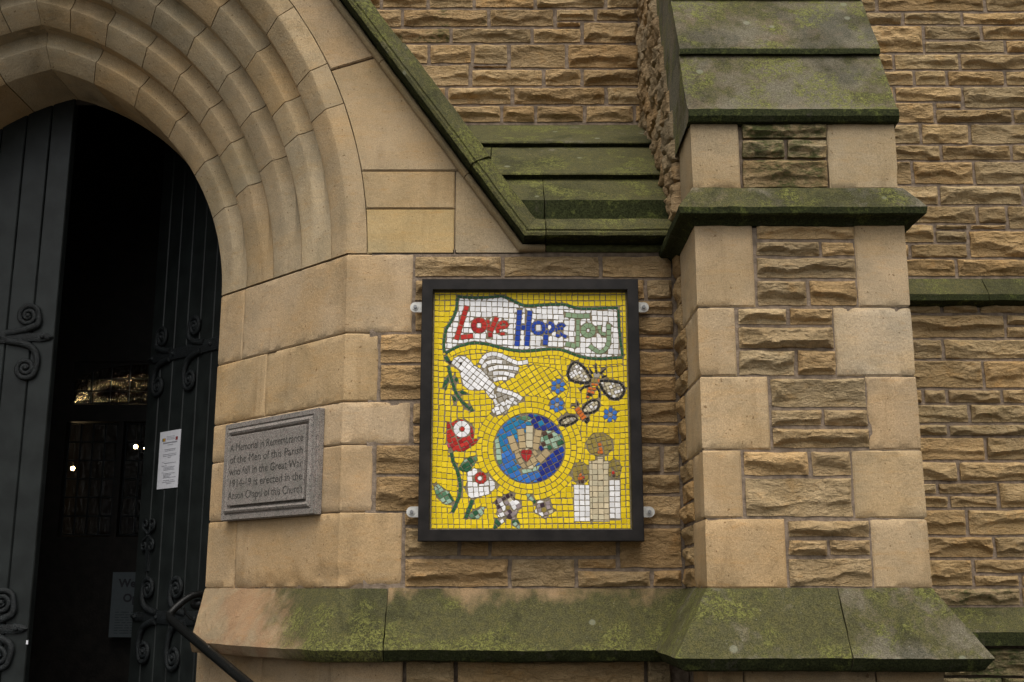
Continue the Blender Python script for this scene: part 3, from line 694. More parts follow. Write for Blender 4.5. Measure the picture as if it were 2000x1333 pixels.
for z0_, z1_ in ((0, 1.39), (1.39, 2.99)):
    pts = [(XI + .012, YI + .36), (XI + .012, YI + .005), (XC + .005, .012), (-.55, .012), (-.55, YI + .36)]
    lo = [bmj.verts.new((x, y, z0_)) for x, y in pts]; hi = [bmj.verts.new((x, y, z1_)) for x, y in pts]
    bmj.faces.new(lo); bmj.faces.new(hi)
    for k in range(5): bmj.faces.new((lo[k], lo[(k + 1) % 5], hi[(k + 1) % 5], hi[k]))
bm_obj('jamb_core', bmj, 'joint', dw)
# base course below the plinth on splay and wall
def off_splay(t, o): # point along the splay from the inner end, o outwards
    return XI + t * math.sqrt(.5) - o * math.sqrt(.5), YI - t * math.sqrt(.5) - o * math.sqrt(.5)
LS = YI * math.sqrt(2)
for t0, t1 in ((0, .10), (.104, .50), (.504, None)):
    oo = .02
    if t1 is None: pth = [off_splay(t0, oo), (XC - oo * .414, -oo), (un(786, 1310, -oo)[0], -oo)]
    else: pth = ([(XI - oo, YI + .3)] if t0 == 0 else []) + [off_splay(t0, oo), off_splay(t1, oo)]
    slab_face('base_stone', pth, 1.05, 1.386, ash_h(1.0), .03, .03, 'ashlar', dw, color=(*tint((.38, .26, .15), .05, .03), .94))

def arch_pt(r, th, y, mir=False):
    x = ACX + r * math.cos(th); 
    if mir: x = 2 * XD - x
    return (x, y, ACZ + r * math.sin(th))
def apex(r): return math.acos((XD - ACX) / r)
JT = [[18.8, 30.3, 41.8, 53.4, 65.1], [19, 28.2, 36.4, 45.5, 54.2, 63.4, 71.5], [19.5, 28.7, 36.7, 45.7, 54.6, 63.2, 72], [19.8, 25.3, 34.4, 43.7, 53, 62, 71], [19.8, 25.6, 34.6, 43.5, 52, 61, 70]]
def voussoir(k, th0, th1, mir, last=False, first=False, col=None):
    """one stone of order k (0 = innermost): chamfer, flat, little return, all swept on the arc; the lowest stone dies into the plain splay"""
    y0 = YI - k * PITCHO; r0 = R0 + k * PITCHO; flat = FW if k < 4 else FW + .006
    back = .36 if k == 0 else .04
    def prof(b):
        pc = (r0 + CH, y0 - CH); po = (r0 + CH + flat, y0 - CH)
        if k < 4:
            ln = (r0 + CH + flat / 2, y0 - CH - flat / 2); po = (ln[0] + (po[0] - ln[0]) * b, ln[1] + (po[1] - ln[1]) * b)
        e = .004
        pts = [(r0, y0 + back), (r0, y0 + e), (r0 + e * .7, y0 - e * .3)]
        for q in (.33, .66): pts.append((r0 + CH * q, y0 - CH * q))
        pts += [(pc[0] - e * .6, pc[1] + e * .6), (pc[0] + e, pc[1] - .0006)]
        for q in (.25, .5, .75): pts.append((pc[0] + (po[0] - pc[0]) * q, pc[1] + (po[1] - pc[1]) * q + .006 * math.sin(q * math.pi) * b * (1 if k < 4 else 0)))
        pts += [(po[0] - .001, po[1])]
        if k < 4:
            nx = (r0 + PITCHO, y0 - PITCHO); pts += [(po[0] * .5 + nx[0] * .5, po[1] * .5 + nx[1] * .5), (nx[0] - .0005, nx[1] + .001), (nx[0] + .02, nx[1] + .09)]
        else: pts += [(po[0], po[1] + .006), (po[0], .06)]
        pts += [(r0 + PITCHO + .02, y0 + back)]
        return pts
    n = max(4, int((th1 - th0) / 2.2)); gp = .0021
    V = []; m = None
    for i in range(n + 1):
        t = i / n; th = R(th0 + (th1 - th0) * t)
        b = float(sst(.05, 1.0, np.array((math.degrees(th) - 0) / 19.0))) if first else 1.0
        ps = prof(b); m = len(ps)
        for r_, y_ in ps:
            a = R(th0) + gp / r_ * (1 if th0 > 0 else 0); bnd = apex(r_) - .0010 / r_ if last else R(th1) - gp / r_
            V.append(arch_pt(r_, a + (bnd - a) * t, y_, mir))
    V = np.array(V); s = rng.randrange(999)
    V += .0009 * np.c_[fbm(V[:, 0] * 30, V[:, 2] * 30, s), fbm(V[:, 0] * 30, V[:, 2] * 30 + V[:, 1] * 20, s + 1), fbm(V[:, 2] * 30, V[:, 0] * 30, s + 2)]
    F = []
    for i in range(n):
        for j in range(m - 1): F.append([i * m + j, (i + 1) * m + j, (i + 1) * m + j + 1, i * m + j + 1])
    F.append(list(range(m))); F.append(list(range(n * m, n * m + m))[::-1])
    bm = bmesh.new(); vs = [bm.verts.new(v) for v in V]
    for f in F: bm.faces.new([vs[q] for q in f])
    bm_obj('voussoir' if not first else 'springer', bm, 'ashlar', dw, 28, color=col)
for k in range(5):
    for mir in (False, True):
        js = [0.0] + JT[k]
        for i, t0 in enumerate(js):
            lastq = i == len(js) - 1; t1 = js[i + 1] if not lastq else math.degrees(apex(R0 + k * PITCHO + .05))
            voussoir(k, t0, t1, mir, lastq, i == 0, (*tint((.435, .322, .195) if i else (.445, .328, .200), .12, .055), .93 + .05 * rng.random()))
# bed behind the orders, so that joints close
bm = bmesh.new()
for mir in (False, True):
    rows_ = []
    for i in range(37):
        row = []
        for r_, y_ in ((R0 + .05, YI + .36), (R0 + .05, YI + .045), (R0 + .04 + 4 * PITCHO, .175), (R0 + .02 + 5 * PITCHO, .06), (R0 + 5 * PITCHO + .3, .015)):
            row.append(bm.verts.new(arch_pt(r_, apex(r_) * i / 36, y_, mir)))
        rows_.append(row)
    for a, b in zip(rows_, rows_[1:]):
        for j in range(4): bm.faces.new((a[j], b[j], b[j + 1], a[j + 1]))
bm_obj('arch_core', bm, 'joint', dw)

# gable: coping line in the wall plane
CB0 = (-.773, 4.112); CB1 = (.031, 2.992); SL = (CB0[1] - CB1[1]) / (CB1[0] - CB0[0])
def cz(x): return CB1[1] + (CB1[0] - x) * SL
RX = R0 + 4 * PITCHO + CH + FW + .006
def ext_pts(z_lo, z_hi, n=12):   # points on the extrados between two heights
    t0 = math.asin((z_lo - ACZ) / (RX + .003)); t1 = math.asin((z_hi - ACZ) / (RX + .003))
    return [(ACX + (RX + .003) * math.cos(t0 + (t1 - t0) * i / n), ACZ + (RX + .003) * math.sin(t0 + (t1 - t0) * i / n)) for i in range(n + 1)]
def poly_stone(name, pts, col, mir=False, Y=0.0, th=.05):
    if mir: pts = [(2 * XD - x, z) for x, z in pts]
    bm = bmesh.new(); f = [bm.verts.new((x, Y, z)) for x, z in pts]; b = [bm.verts.new((x, Y + th, z)) for x, z in pts]; n = len(pts)
    fr = bm.faces.new(f); bm.faces.new(b[::-1])
    for i in range(n): bm.faces.new((f[i], f[(i + 1) % n], b[(i + 1) % n], b[i]))
    bmesh.ops.bevel(bm, geom=[e for e in bm.edges if all(abs(v.co.y - Y) < 1e-6 for v in e.verts)], offset=.004, segments=2, affect='EDGES', clamp_overlap=True)
    bmesh.ops.triangulate(bm, faces=[q for q in bm.faces if len(q.verts) > 4])
    return bm_obj(name, bm, 'ashlar', dw, 30, color=col)
gj = .0022
zA = unz(334, 0); zBm = unz(408, 0); zC = unz(496.5, 0); xv = un(888.5, 410, 0)[0]
xm = un(719, 410, 0)[0]
ex_lo = ext_pts(zC + gj, zBm - gj, 4); ex_mid = ext_pts(zBm + gj, zA - gj, 4)
zS = unz(137, 0); zT = unz(110, 0)
ex_hi = ext_pts(zA + gj, zS - .004, 8)
def xcop(z): return CB1[0] - (z - CB1[1]) / SL + .02
for mir in (False, True):
    poly_stone('spandrel_stone', ex_lo + [(xv - gj, zBm - gj), (xv - gj, zC + gj)], (0.473, 0.342, 0.177, .97), mir)
    poly_stone('spandrel_stone', ex_mid + [(xv - gj, zA - gj), (xv - gj, zBm + gj)], (0.462, 0.325, 0.182, .96), mir)
    poly_stone('spandrel_stone', ex_hi + [(xcop(zT - .004), zT - .004), (xcop(zA + gj), zA + gj)], (0.439, 0.314, 0.185, .94), mir)
    poly_stone('spandrel_stone', [(xv + gj, zA - gj), (xcop(zA - gj), zA - gj), (xcop(zC + gj), zC + gj), (xv + gj, zC + gj)], (0.410, 0.308, 0.194, .95), mir)
    th_ = math.asin((zS - ACZ) / RX); zt2 = 4.86
    e2 = ext_pts(zS + .004, 4.72, 8)
    poly_stone('spandrel_stone', e2 + [(xcop(4.95), 4.95), (xcop(zT + .004), zT + .004)], (0.427, 0.302, 0.180, .93), mir)
poly_stone('spandrel_stone', [(2 * XD - ext_pts(4.5, 4.723)[-1][0], 4.724), (2 * XD - xcop(4.955), 4.955), (XD, cz(XD)), (xcop(4.955), 4.955), (ext_pts(4.5, 4.723)[-1][0], 4.724), (XD, 4.93)], (0.433, 0.308, 0.182, 1))
bm = bmesh.new()   # gable core above arch level, closing joints
for mir in (False, True):
    s_ = (lambda x: 2 * XD - x) if mir else (lambda x: x)
    rr = RX + .02
    arc = [(ACX + rr * math.cos(apex(rr) * i / 20), ACZ + rr * math.sin(apex(rr) * i / 20)) for i in range(21)]
    out = [(max(XD, .05 - (i / 20) ** 1.0 * (0.05 - XD)), 0) for i in range(21)]
    out = [(x, cz(x)) for x, _ in out]
    va = [bm.verts.new((s_(x), .012, z)) for x, z in arc]; vb = [bm.verts.new((s_(x), .012, z)) for x, z in out]
    vc = [bm.verts.new((s_(x), YN, z)) for x, z in out]
    for i in range(20):
        bm.faces.new((va[i], vb[i], vb[i + 1], va[i + 1])); bm.faces.new((vb[i], vc[i], vc[i + 1], vb[i + 1]))
bm_obj('gable_core', bm, 'joint', dw)
# left flank of the porch, outside the frame, kept plain
mx = lambda x: 2 * XD - x
for i in range(5):
    z1, z0 = ZJ[i] - .0018, ZJ[i + 1] + .0018
    slab_face('jamb_stone', [(mx(un(XEND[i], YMID[i], 0)[0]), 0), (mx(XC), 0), (mx(XI), YI), (mx(XI), YI + .36)], z0, z1, ash_h(1.0), .04, .04, 'ashlar', dw, color=(*tint(ASH, .06, .03), .96))
sweep('plinth_stone', [(mx(-.1), 0, 0), (mx(XC), 0, 0), (mx(XI), YI, 0)], UP, pprof, 'moss', dw, d=.05, color=(*ASH, .5))
bmj = bmesh.new()
for z0_, z1_ in ((0, 1.39), (1.39, 2.99)):
    pts = [(mx(XI) - .012, YI + .36), (mx(XI) - .012, YI + .005), (mx(XC) - .005, .012), (mx(-.1), .012), (mx(-.1), YI + .36)]
    lo = [bmj.verts.new((x, y, z0_)) for x, y in pts]; hi = [bmj.verts.new((x, y, z1_)) for x, y in pts]
    bmj.faces.new(lo); bmj.faces.new(hi)
    for k in range(5): bmj.faces.new((lo[k], lo[(k + 1) % 5], hi[(k + 1) % 5], hi[k]))
bm_obj('jamb_core', bmj, 'joint', dw)

# ================================================================== COPING and string over the porch wall
gc = thing('gable_coping', 'moss-green moulded coping sloping down the gable and running level above the mosaic panel', 'coping', (.03, 0, 2.99))
cpath = [(XD, 0, cz(XD)), (CB1[0], 0, CB1[1]), (XBL + .02, 0, CB1[1])]
nsl = Vector((SL, 0, 1)).normalized()
bprof = [(-.02, -.004), (.014, -.004), (.026, .002), (.032, .011), (.028, .020), (.016, .026), (-.02, .027)]
cprof = [(-.02, .0275), (.010, .0285), (.040, .031), (.092, .030), (.102, .036), (.104, .048), (.097, .052), (.093, .058), (.097, .064), (.088, .078), (.078, .092), (.062, .106), (.052, .120), (.022, .128), (-.10, .132), (-.10, .0275)]
Ls = math.dist(cpath[0], cpath[1])
def s_at(px, py):
    P = un(px, py, -.06); return min(Ls, (P[0] - XD) * math.sqrt(1 + SL * SL))
sA, sB = s_at(735, 88) + .02, s_at(902, 306) + .02
sK = Ls + un(1066, 450, -.05)[0] - CB1[0]
ends = [0, Ls * .28, sA, sB, sK, None]
for i, (a, b) in enumerate(zip(ends, ends[1:])):
    dz = (.006, .0, .007, 0.0, .001)[i]
    pf = [(o + (dz if o > .02 else 0), n + (dz if n > .1 else 0)) for o, n in cprof]
    sweep('bead_moulding', cpath, [nsl, UP], bprof if i < 4 else [(o * .45, n) for o, n in bprof], 'ashlar', gc, a + .0015, (b - .002) if b else None, d=.03, rough=.0016, color=(.33, .245, .14, .86 if i < 4 else .12), pd=.008)  # level run: dark tint for damp moss, with the roll's shade in the colour
    sweep('coping_stone', cpath, [nsl, UP], pf, 'lichen' if i < 4 else 'moss', gc, a + .0015, (b - .002) if b else None, d=.025, rough=.0028, color=(*ASH, .26 if i < 4 else .14), pd=.012, lip=lambda o, n: n < (.036 if n else 0) or (o < .04 and n < .05))
mp = [(2 * XD - x, y, z) for x, y, z in cpath[:2]][::-1]
sweep('coping_stone', mp, Vector((-SL, 0, 1)).normalized(), cprof, 'lichen', gc, d=.06, color=(*ASH, .2), pd=.03)

# ================================================================== DOORS
class Frame:   # door-leaf frame: u along the leaf, n outwards, z up
    def __init__(s, o, d):
        s.o = np.array(o, float); s.d = np.array(d, float) / np.hypot(*d[:2])
    def __call__(s, u, n, z): return tuple(s.o + s.d * u + s.nn * n + np.array((0, 0, z)))
def leaf(nm, label, hinge, d, nrm, straps, seed):
    F = Frame((*hinge, 0), (*d, 0)); F.d = np.array((*d, 0.)); F.nn = np.array((*nrm, 0.))
    t = thing('church_door', label, 'door', (*hinge, .5))
    wl_ = .930; RL = R0 + .05; hx = -.05
    def top(u):   # pointed head of the leaf
        x = RL - u - .0 ; rr = RL
        c = (rr - u) ; return ACZ + math.sqrt(max(.01, rr * rr - c * c)) if False else ACZ + math.sqrt(max(.0, RL ** 2 - (RL - u) ** 2))
    edges = [0, .155, .31, .435, .56, .685, .81, wl_]
    if seed == 0: edges = [0, .155, .31, .44, .565, .69, .815, wl_]
    for a, b in zip(edges, edges[1:]):
        us = np.linspace(a + .0025, b - .0025, 6); tops = [max(2.6, top(u)) for u in us]
        bm = bmesh.new()
        def strip(n_, inset=0): return [bm.verts.new(F(min(max(u, a + .0025 + inset), b - .0025 - inset), n_, .5)) for u in us], [bm.verts.new(F(min(max(u, a + .0025 + inset), b - .0025 - inset), n_, tz)) for u, tz in zip(us, tops)]
        f0, f1 = strip(0.0, .004); g0_, g1 = strip(-.005); b0, b1 = strip(-.05)
        for i in range(5): bm.faces.new((f0[i], f0[i + 1], f1[i + 1], f1[i])); bm.faces.new((b1[i], b1[i + 1], b0[i + 1], b0[i])); bm.faces.new((f1[i], f1[i + 1], g1[i + 1], g1[i])); bm.faces.new((g1[i], g1[i + 1], b1[i + 1], b1[i]))
        for e in (0, 5): bm.faces.new((f0[e], f1[e], g1[e], g0_[e])); bm.faces.new((g0_[e], g1[e], b1[e], b0[e]))
        bm_obj('plank', bm, 'paint', t)
    bm = bmesh.new(); box_bm(bm, .004, wl_ - .004, -.048, -.012, .52, 3.2, lambda u, n, z_: F(u, n, z_)); bm_obj('backing', bm, 'paint', t)
    def spiral(cu, cz_, r, sgn_u, sgn_z, turns=2.2):
        """strap branch curling from the strap up (or down) and back towards the hinge"""
        pts = []; rad = []
        n = 84
        for i in range(n + 1):
            q = i / n; th = -math.pi * .5 + 2 * math.pi * turns * q; rr_ = r * (1 - .86 * q ** .85)
            pts.append((cu + sgn_u * rr_ * math.cos(th), .012, cz_ + sgn_z * rr_ * math.sin(th))); rad.append(.0145 * (1 - .35 * q))
        return pts, rad
    for zc, us, tip in straps:
        bm = bmesh.new()
        prof_u = [0, .2, .5, .72, .79, .82, .87, .905, .925] if tip else [0, .25, .45, .7, .80, .86]
        hw = [.036, .034, .031, .029, .026, .020, .022, .016, .002] if tip else [.036, .034, .032, .030, .028, .012]
        pts_t = [(u, h_) for u, h_ in zip(prof_u, hw)]
        a1 = [bm.verts.new(F(u, .010, zc + h_)) for u, h_ in pts_t]; a2 = [bm.verts.new(F(u, .010, zc - h_)) for u, h_ in pts_t]
        md = [bm.verts.new(F(u, .0175, zc)) for u, h_ in pts_t]
        c1 = [bm.verts.new(F(u, -.001, zc + h_ + .002)) for u, h_ in pts_t]; c2 = [bm.verts.new(F(u, -.001, zc - h_ - .002)) for u, h_ in pts_t]
        for i in range(len(pts_t) - 1):
            for p_, q_ in ((c1, a1), (a1, md), (md, a2), (a2, c2)): bm.faces.new((p_[i], p_[i + 1], q_[i + 1], q_[i]))
        st = bm_obj('strap_hinge', bm, 'iron', t, 50)
        for cu, dz, r in us:
            sg = 1 if dz > 0 else -1
            pts, rad = spiral(cu, zc + dz, r, 1, sg)
            # lead from the strap into the scroll
            lead = [(cu - .095, .010, zc + sg * .018), (cu - .05, .011, zc + sg * .026), (cu + .005, .012, zc + dz - sg * (r + .003) - sg * 0)]
            bm = bmesh.new()
            if abs(dz) > r + .03: lead = [(cu - .10, .010, zc + sg * .02), (cu - .04, .011, zc + sg * .028), (cu + .03, .012, zc + sg * .05), (cu + r * .9, .012, zc + sg * (abs(dz) - r * .62))]; pts2 = pts[13:]; rad2 = rad[13:]
            else: pts2, rad2 = pts, rad
            ln_, rd_ = lead + pts2, [.018, .018, .018, .016][:len(lead)] + rad2
            for _ in range(2):
                n2, r2 = [ln_[0]], [rd_[0]]
                for i in range(min(9 * (_ + 1), len(ln_) - 1)):
                    a, b = np.array(ln_[i]), np.array(ln_[i + 1]); n2 += [tuple(a * .75 + b * .25), tuple(a * .25 + b * .75)]; r2 += [rd_[i] * .75 + rd_[i + 1] * .25, rd_[i] * .25 + rd_[i + 1] * .75]
                k_ = min(9 * (_ + 1), len(ln_) - 1); ln_, rd_ = n2 + ln_[k_ + 1:], r2 + rd_[k_ + 1:]
            tube_bm(bm, ln_, rd_, 8, lambda u, n, z_: F(u, n, z_), flat=.8)
            bm_obj('scroll', bm, 'iron', st, 60)
            bm = bmesh.new(); bmesh.ops.create_icosphere(bm, subdivisions=2, radius=.013, matrix=Matrix.Translation(F(cu, .014, zc + dz))); bm_obj('stud', bm, 'iron', st, 60)
        for u in ((.12, .30, .66, .875) if tip else (.12, .36, .62)):
            bm = bmesh.new(); bmesh.ops.create_icosphere(bm, subdivisions=2, radius=.011, matrix=Matrix.Translation(F(u, .017, zc))); bm_obj('stud', bm, 'iron', st, 60)
    return t, F
sc = [(.795, .108, .066), (.805, -.155, .064)]
sc2 = sc + [(.47, .118, .064), (.49, -.158, .066)]
s5 = .686
leafL, FL = leaf('left', 'closed black-green planked church door leaf with scrolled iron strap hinges', (-3.180, 1.02), (1, 0), (0, -1), [(2.858, sc2, True), (1.468, [(.795, .12, .072), (.80, -.125, .072), (.47, .13, .07), (.49, -.14, .07)], True)], 0)
leafR, FR = leaf('right', 'half-open dark church door leaf behind the jamb, a white notice pinned on it', (-1.305, 1.02), (-.728, .686), (-.686, -.728), [(2.868, sc2, True), (1.510, [(.765, .14, .066), (.77, -.17, .068), (.49, .14, .068), (.485, -.19, .072)], True)], 1)
# iron latch plate with four curls on the open leaf
bm = bmesh.new()
for su in (-1, 1):
    for sz in (-1, 1):
        pts = []
        for i in range(26):
            q = i / 25; th = R(-90) + q * 2 * math.pi * 1.3; r = .032 * (1 - .75 * q)
            pts.append((.80 + su * (.034 + r * math.cos(th) * .9), .012, 1.925 + sz * (.055 + r * math.sin(th))))
        tube_bm(bm, [(.80 + su * .006, .012, 1.925 + sz * .004)] + pts, .007, 6, lambda u, n, z_: FR(u, n, z_))
box_bm(bm, .785, .815, 0, .012, 1.74, 1.95, lambda u, n, z_: FR(u, n, z_))
bm_obj('latch_plate', bm, 'iron', leafR, 50)
# chipped pale paint on the edge of the closed leaf
bm = bmesh.new(); box_bm(bm, .922, .931, -.0015, .0012, 1.398, 1.416, lambda u, n, z_: FL(u, n, z_)); bm_obj('paint_chip', bm, 'paper', leafL)

# notice on the open leaf
nt = thing('notice_sheet', 'white printed paper notice pinned to the half-open door leaf', 'notice', FR(.652, .001, 2.31))
def sheet(F, u0, u1, z0, z1, n0, mat, parent, name, th=.0008, curl=0.0, kind=None):
    bm = bmesh.new(); N = 6; a = []
    for j in range(N + 1):
        for i in range(2):
            u = u0 + (u1 - u0) * i; z_ = z0 + (z1 - z0) * j / N
            a.append((u, n0 + curl * (math.sin(j * 1.1 + i)), z_))
    f = [bm.verts.new(F(u, n, z_)) for u, n, z_ in a]; b = [bm.verts.new(F(u, n - th, z_)) for u, n, z_ in a]
    for j in range(N):
        i = j * 2; bm.faces.new((f[i], f[i + 1], f[i + 3], f[i + 2])); bm.faces.new((b[i], b[i + 2], b[i + 3], b[i + 1]))
        bm.faces.new((f[i], f[i + 2], b[i + 2], b[i])); bm.faces.new((f[i + 1], b[i + 1], b[i + 3], f[i + 3]))
    return bm_obj(name, bm, mat, parent, kind=kind)
sheet(FR, .552, .758, 2.158, 2.458, .004, 'paper', nt, 'paper')
def nprint(u0, u1, z_, h, m, nm='print_line'): sheet(FR, u0, u1, z_, z_ + h, .0052, m, nt, nm)
# reads left to right = u decreasing
def lr(x): return .758 - x * .206     # x 0..1 from the left edge
for x0, x1, m in ((.14, .19, 'ink'), (.19, .24, 'flagy'), (.24, .28, 'flagr')): nprint(lr(x1), lr(x0), 2.405, .017, m, 'flag_band')
nprint(lr(.87), lr(.77), 2.405, .017, 'flagr', 'crest')
bm = bmesh.new()
def line(x0, x1, zf, h=.0022):
    x = x0
    while x < x1:
        ww = rng.uniform(.02, .07); e = min(x1, x + ww)
        box_bm(bm, lr(e), lr(x), .0046, .0053, 2.158 + .300 * (1 - zf), 2.158 + .300 * (1 - zf) + h, lambda u, n, z_: FR(u, n, z_)); x = e + .012
for zf in (.10, .125, .15): line(.34, .72, zf, .0018)
line(.18, .85, .215, .006); line(.40, .66, .248)
for a, b, zf in ((.25, .80, .325), (.30, .76, .35), (.2, .86, .41), (.22, .84, .438), (.45, .6, .465), (.2, .27, .545), (.28, .85, .565), (.18, .42, .61), (.28, .82, .635), (.28, .75, .658), (.28, .80, .682), (.2, .28, .725), (.28, .82, .745), (.28, .66, .77), (.28, .6, .793), (.28, .88, .815), (.3, .8, .865), (.25, .86, .893), (.45, .7, .92)): line(a, b, zf)
bm_obj('printed_text', bm, 'greyink', nt, kind='stuff')
# two scraps of paper on the closed leaf at the picture's edge
for zz, hh, lab in ((2.60, .028, 'small pinkish paper scrap stuck on the closed door leaf below its upper hinge'), (2.385, .05, 'pale torn paper scrap on the closed door leaf, lower of two')):
    tagobj(sheet(FL, .60, .668 if hh < .03 else .662, zz, zz + hh, .003, 'paper', None, 'paper_scrap'), lab, 'paper')

# ================================================================== INSIDE: vestibule, glazed screen, lamps, welcome board
bm = bmesh.new()
def quad(pts): bm.faces.new([bm.verts.new(p) for p in pts])
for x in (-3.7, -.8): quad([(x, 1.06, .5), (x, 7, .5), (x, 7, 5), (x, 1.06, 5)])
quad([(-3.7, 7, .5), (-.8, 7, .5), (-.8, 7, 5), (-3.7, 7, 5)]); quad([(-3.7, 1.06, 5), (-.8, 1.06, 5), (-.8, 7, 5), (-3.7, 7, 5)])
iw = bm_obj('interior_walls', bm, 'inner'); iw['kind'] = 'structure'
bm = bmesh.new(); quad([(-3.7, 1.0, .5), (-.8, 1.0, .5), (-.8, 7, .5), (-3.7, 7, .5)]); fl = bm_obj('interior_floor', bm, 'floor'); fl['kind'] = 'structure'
bm = bmesh.new()   # wall round the door head inside, so that no daylight leaks past the arch
for sx in (1, -1):
    prev = None
    for i in range(25):
        a = apex(R0 + .06) * i / 24; x, y, z_ = arch_pt(R0 + .06, a, 1.03, sx < 0)
        cur = (bm.verts.new((x, 1.035, z_)), bm.verts.new((-.7 if sx > 0 else -3.8, 1.035, z_)))
        if prev: bm.faces.new((prev[0], prev[1], cur[1], cur[0]))
        prev = cur
quad([(-3.8, 1.035, 4.09), (-.7, 1.035, 4.09), (-.7, 1.035, 5.2), (-3.8, 1.035, 5.2)])
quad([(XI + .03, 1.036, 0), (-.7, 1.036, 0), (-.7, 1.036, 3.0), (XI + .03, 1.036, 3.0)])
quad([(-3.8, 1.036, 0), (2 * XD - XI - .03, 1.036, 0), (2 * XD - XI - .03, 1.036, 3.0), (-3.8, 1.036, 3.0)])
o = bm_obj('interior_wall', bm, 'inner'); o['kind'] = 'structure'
YS = 2.6
scn_t = thing('glazed_screen', 'dark timber inner screen with leaded lights, seen through the open doorway', 'screen', (XD, YS, .5))
A = lambda x, y: un(x, y, YS)
x0, x1, x2, x3 = A(130, 900)[0], A(225, 900)[0], A(243, 900)[0], A(243, 900)[0] + .355
zt, zb_ = unz(828, YS), unz(1045, YS); zf0, zf1 = unz(788, YS), unz(711, YS)
xf0, xf1 = A(141, 770)[0], A(141, 770)[0] + .94
bm = bmesh.new()
for a in ((-3.7, x0 - .012, .5, 5), (x3 + .012, -.8, .5, 5), (x0 - .012, x3 + .012, .5, zb_ - .012), (x1 + .012, x2 - .012, zb_ - .012, zt + .012), (x0 - .012, x3 + .012, zt + .012, zf0 - .012), (x0 - .012, xf0 - .0, zf0 - .012, zf1 + .01), (xf1, x3 + .012, zf0 - .012, zf1 + .01), (x0 - .012, x3 + .012, zf1 + .01, 5)):
    if a[1] - a[0] > .001: box_bm(bm, a[0], a[1], YS - .02, YS + .06, a[2], a[3])
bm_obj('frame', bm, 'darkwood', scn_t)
def lead(nm, xs, zs, gm='glass'):
    for i in range(len(xs) - 1):
        for j in range(len(zs) - 1):
            t_ = [rng.uniform(-.003, .003) for _ in range(4)]
            obj('pane', [(xs[i] + .003, YS + .012 + t_[0], zs[j] + .003), (xs[i + 1] - .003, YS + .012 + t_[1], zs[j] + .003), (xs[i + 1] - .003, YS + .012 + t_[2], zs[j + 1] - .003), (xs[i] + .003, YS + .012 + t_[3], zs[j + 1] - .003)], [(0, 1, 2, 3)], gm, scn_t)
    b2 = bmesh.new()
    for x in xs: box_bm(b2, x - .0035, x + .0035, YS + .004, YS + .02, zs[0], zs[-1])
    for z_ in zs: box_bm(b2, xs[0], xs[-1], YS + .005, YS + .019, z_ - .0035, z_ + .0035)
    bm_obj('lead_came', b2, 'iron', scn_t)
lead('a', np.linspace(x0, x1, 5), np.linspace(zb_, zt, 7)); lead('b', np.linspace(x2, x3, 5), np.linspace(zb_, zt, 7))
lead('c', np.linspace(xf0, xf1, 9), [zf0, zf0 + .078, zf0 + .158, zf1], 'ripple')
b2 = bmesh.new(); prev = None    # arched head board over the fanlight
for i in range(21):
    q = i / 20; x = xf0 + (xf1 - xf0) * q; z_ = zf0 + .125 + (zf1 - zf0 - .128) * math.sin(math.pi * q) ** .55
    cur = (b2.verts.new((x, YS - .004, z_)), b2.verts.new((x, YS - .004, zf1 + .03)))
    if prev: b2.faces.new((prev[0], cur[0], cur[1], prev[1]))
    prev = cur
bm_obj('head_board', b2, 'darkwood', scn_t)
for (px, py, Yl, r, lab) in ((146, 772, 3.6, .008, 'lit bulb glimmering gold behind the rippled glass of the fanlight'), (142, 915, 4.4, .015, 'small lit bulb glowing behind the left leaded window of the inner screen'), (265, 873, 4.4, .015, 'small lit bulb glowing behind the right leaded window, beside a fainter one'), (283.5, 876, 4.6, .010, 'faintest lit bulb behind the right leaded window, next to the door edge')):
    P = un(px, py, Yl); t = thing('hanging_lamp', lab, 'lamp', P, 'lamps glowing inside the church')
    bm = bmesh.new(); bmesh.ops.create_uvsphere(bm, u_segments=14, v_segments=10, radius=r, matrix=Matrix.Translation(P)); bm_obj('bulb', bm, 'dimbulb' if Yl < 4 else 'bulb', t, 60)
    bm = bmesh.new(); tube_bm(bm, [(P[0], P[1], P[2] + r), (P[0], P[1], 5.0)], .003, 6); bm_obj('flex', bm, 'iron', t)

def text_obj(body, size, mat, parent, mw, name, sx=1.0, ext=.0006, align='LEFT', space=1.0, bold=0.0):
    cu = bpy.data.curves.new(name, 'FONT'); cu.body = body; cu.size = size; cu.extrude = ext; cu.align_x = align; cu.space_character = space; cu.resolution_u = 3; cu.offset = bold
    to = bpy.data.objects.new(name + '_src', cu); COL.objects.link(to)
    dg = bpy.context.evaluated_depsgraph_get(); me = bpy.data.meshes.new_from_object(to.evaluated_get(dg))
    COL.objects.unlink(to); bpy.data.objects.remove(to)
    n = len(me.vertices); co = np.empty(n * 3); me.vertices.foreach_get('co', co); co = co.reshape(-1, 3)
    co = np.array([mw(x * sx, y, z_) for x, y, z_ in co]); f = [list(p.vertices) for p in me.polygons]; bpy.data.meshes.remove(me)
    return obj(name, co, f, mat, parent)
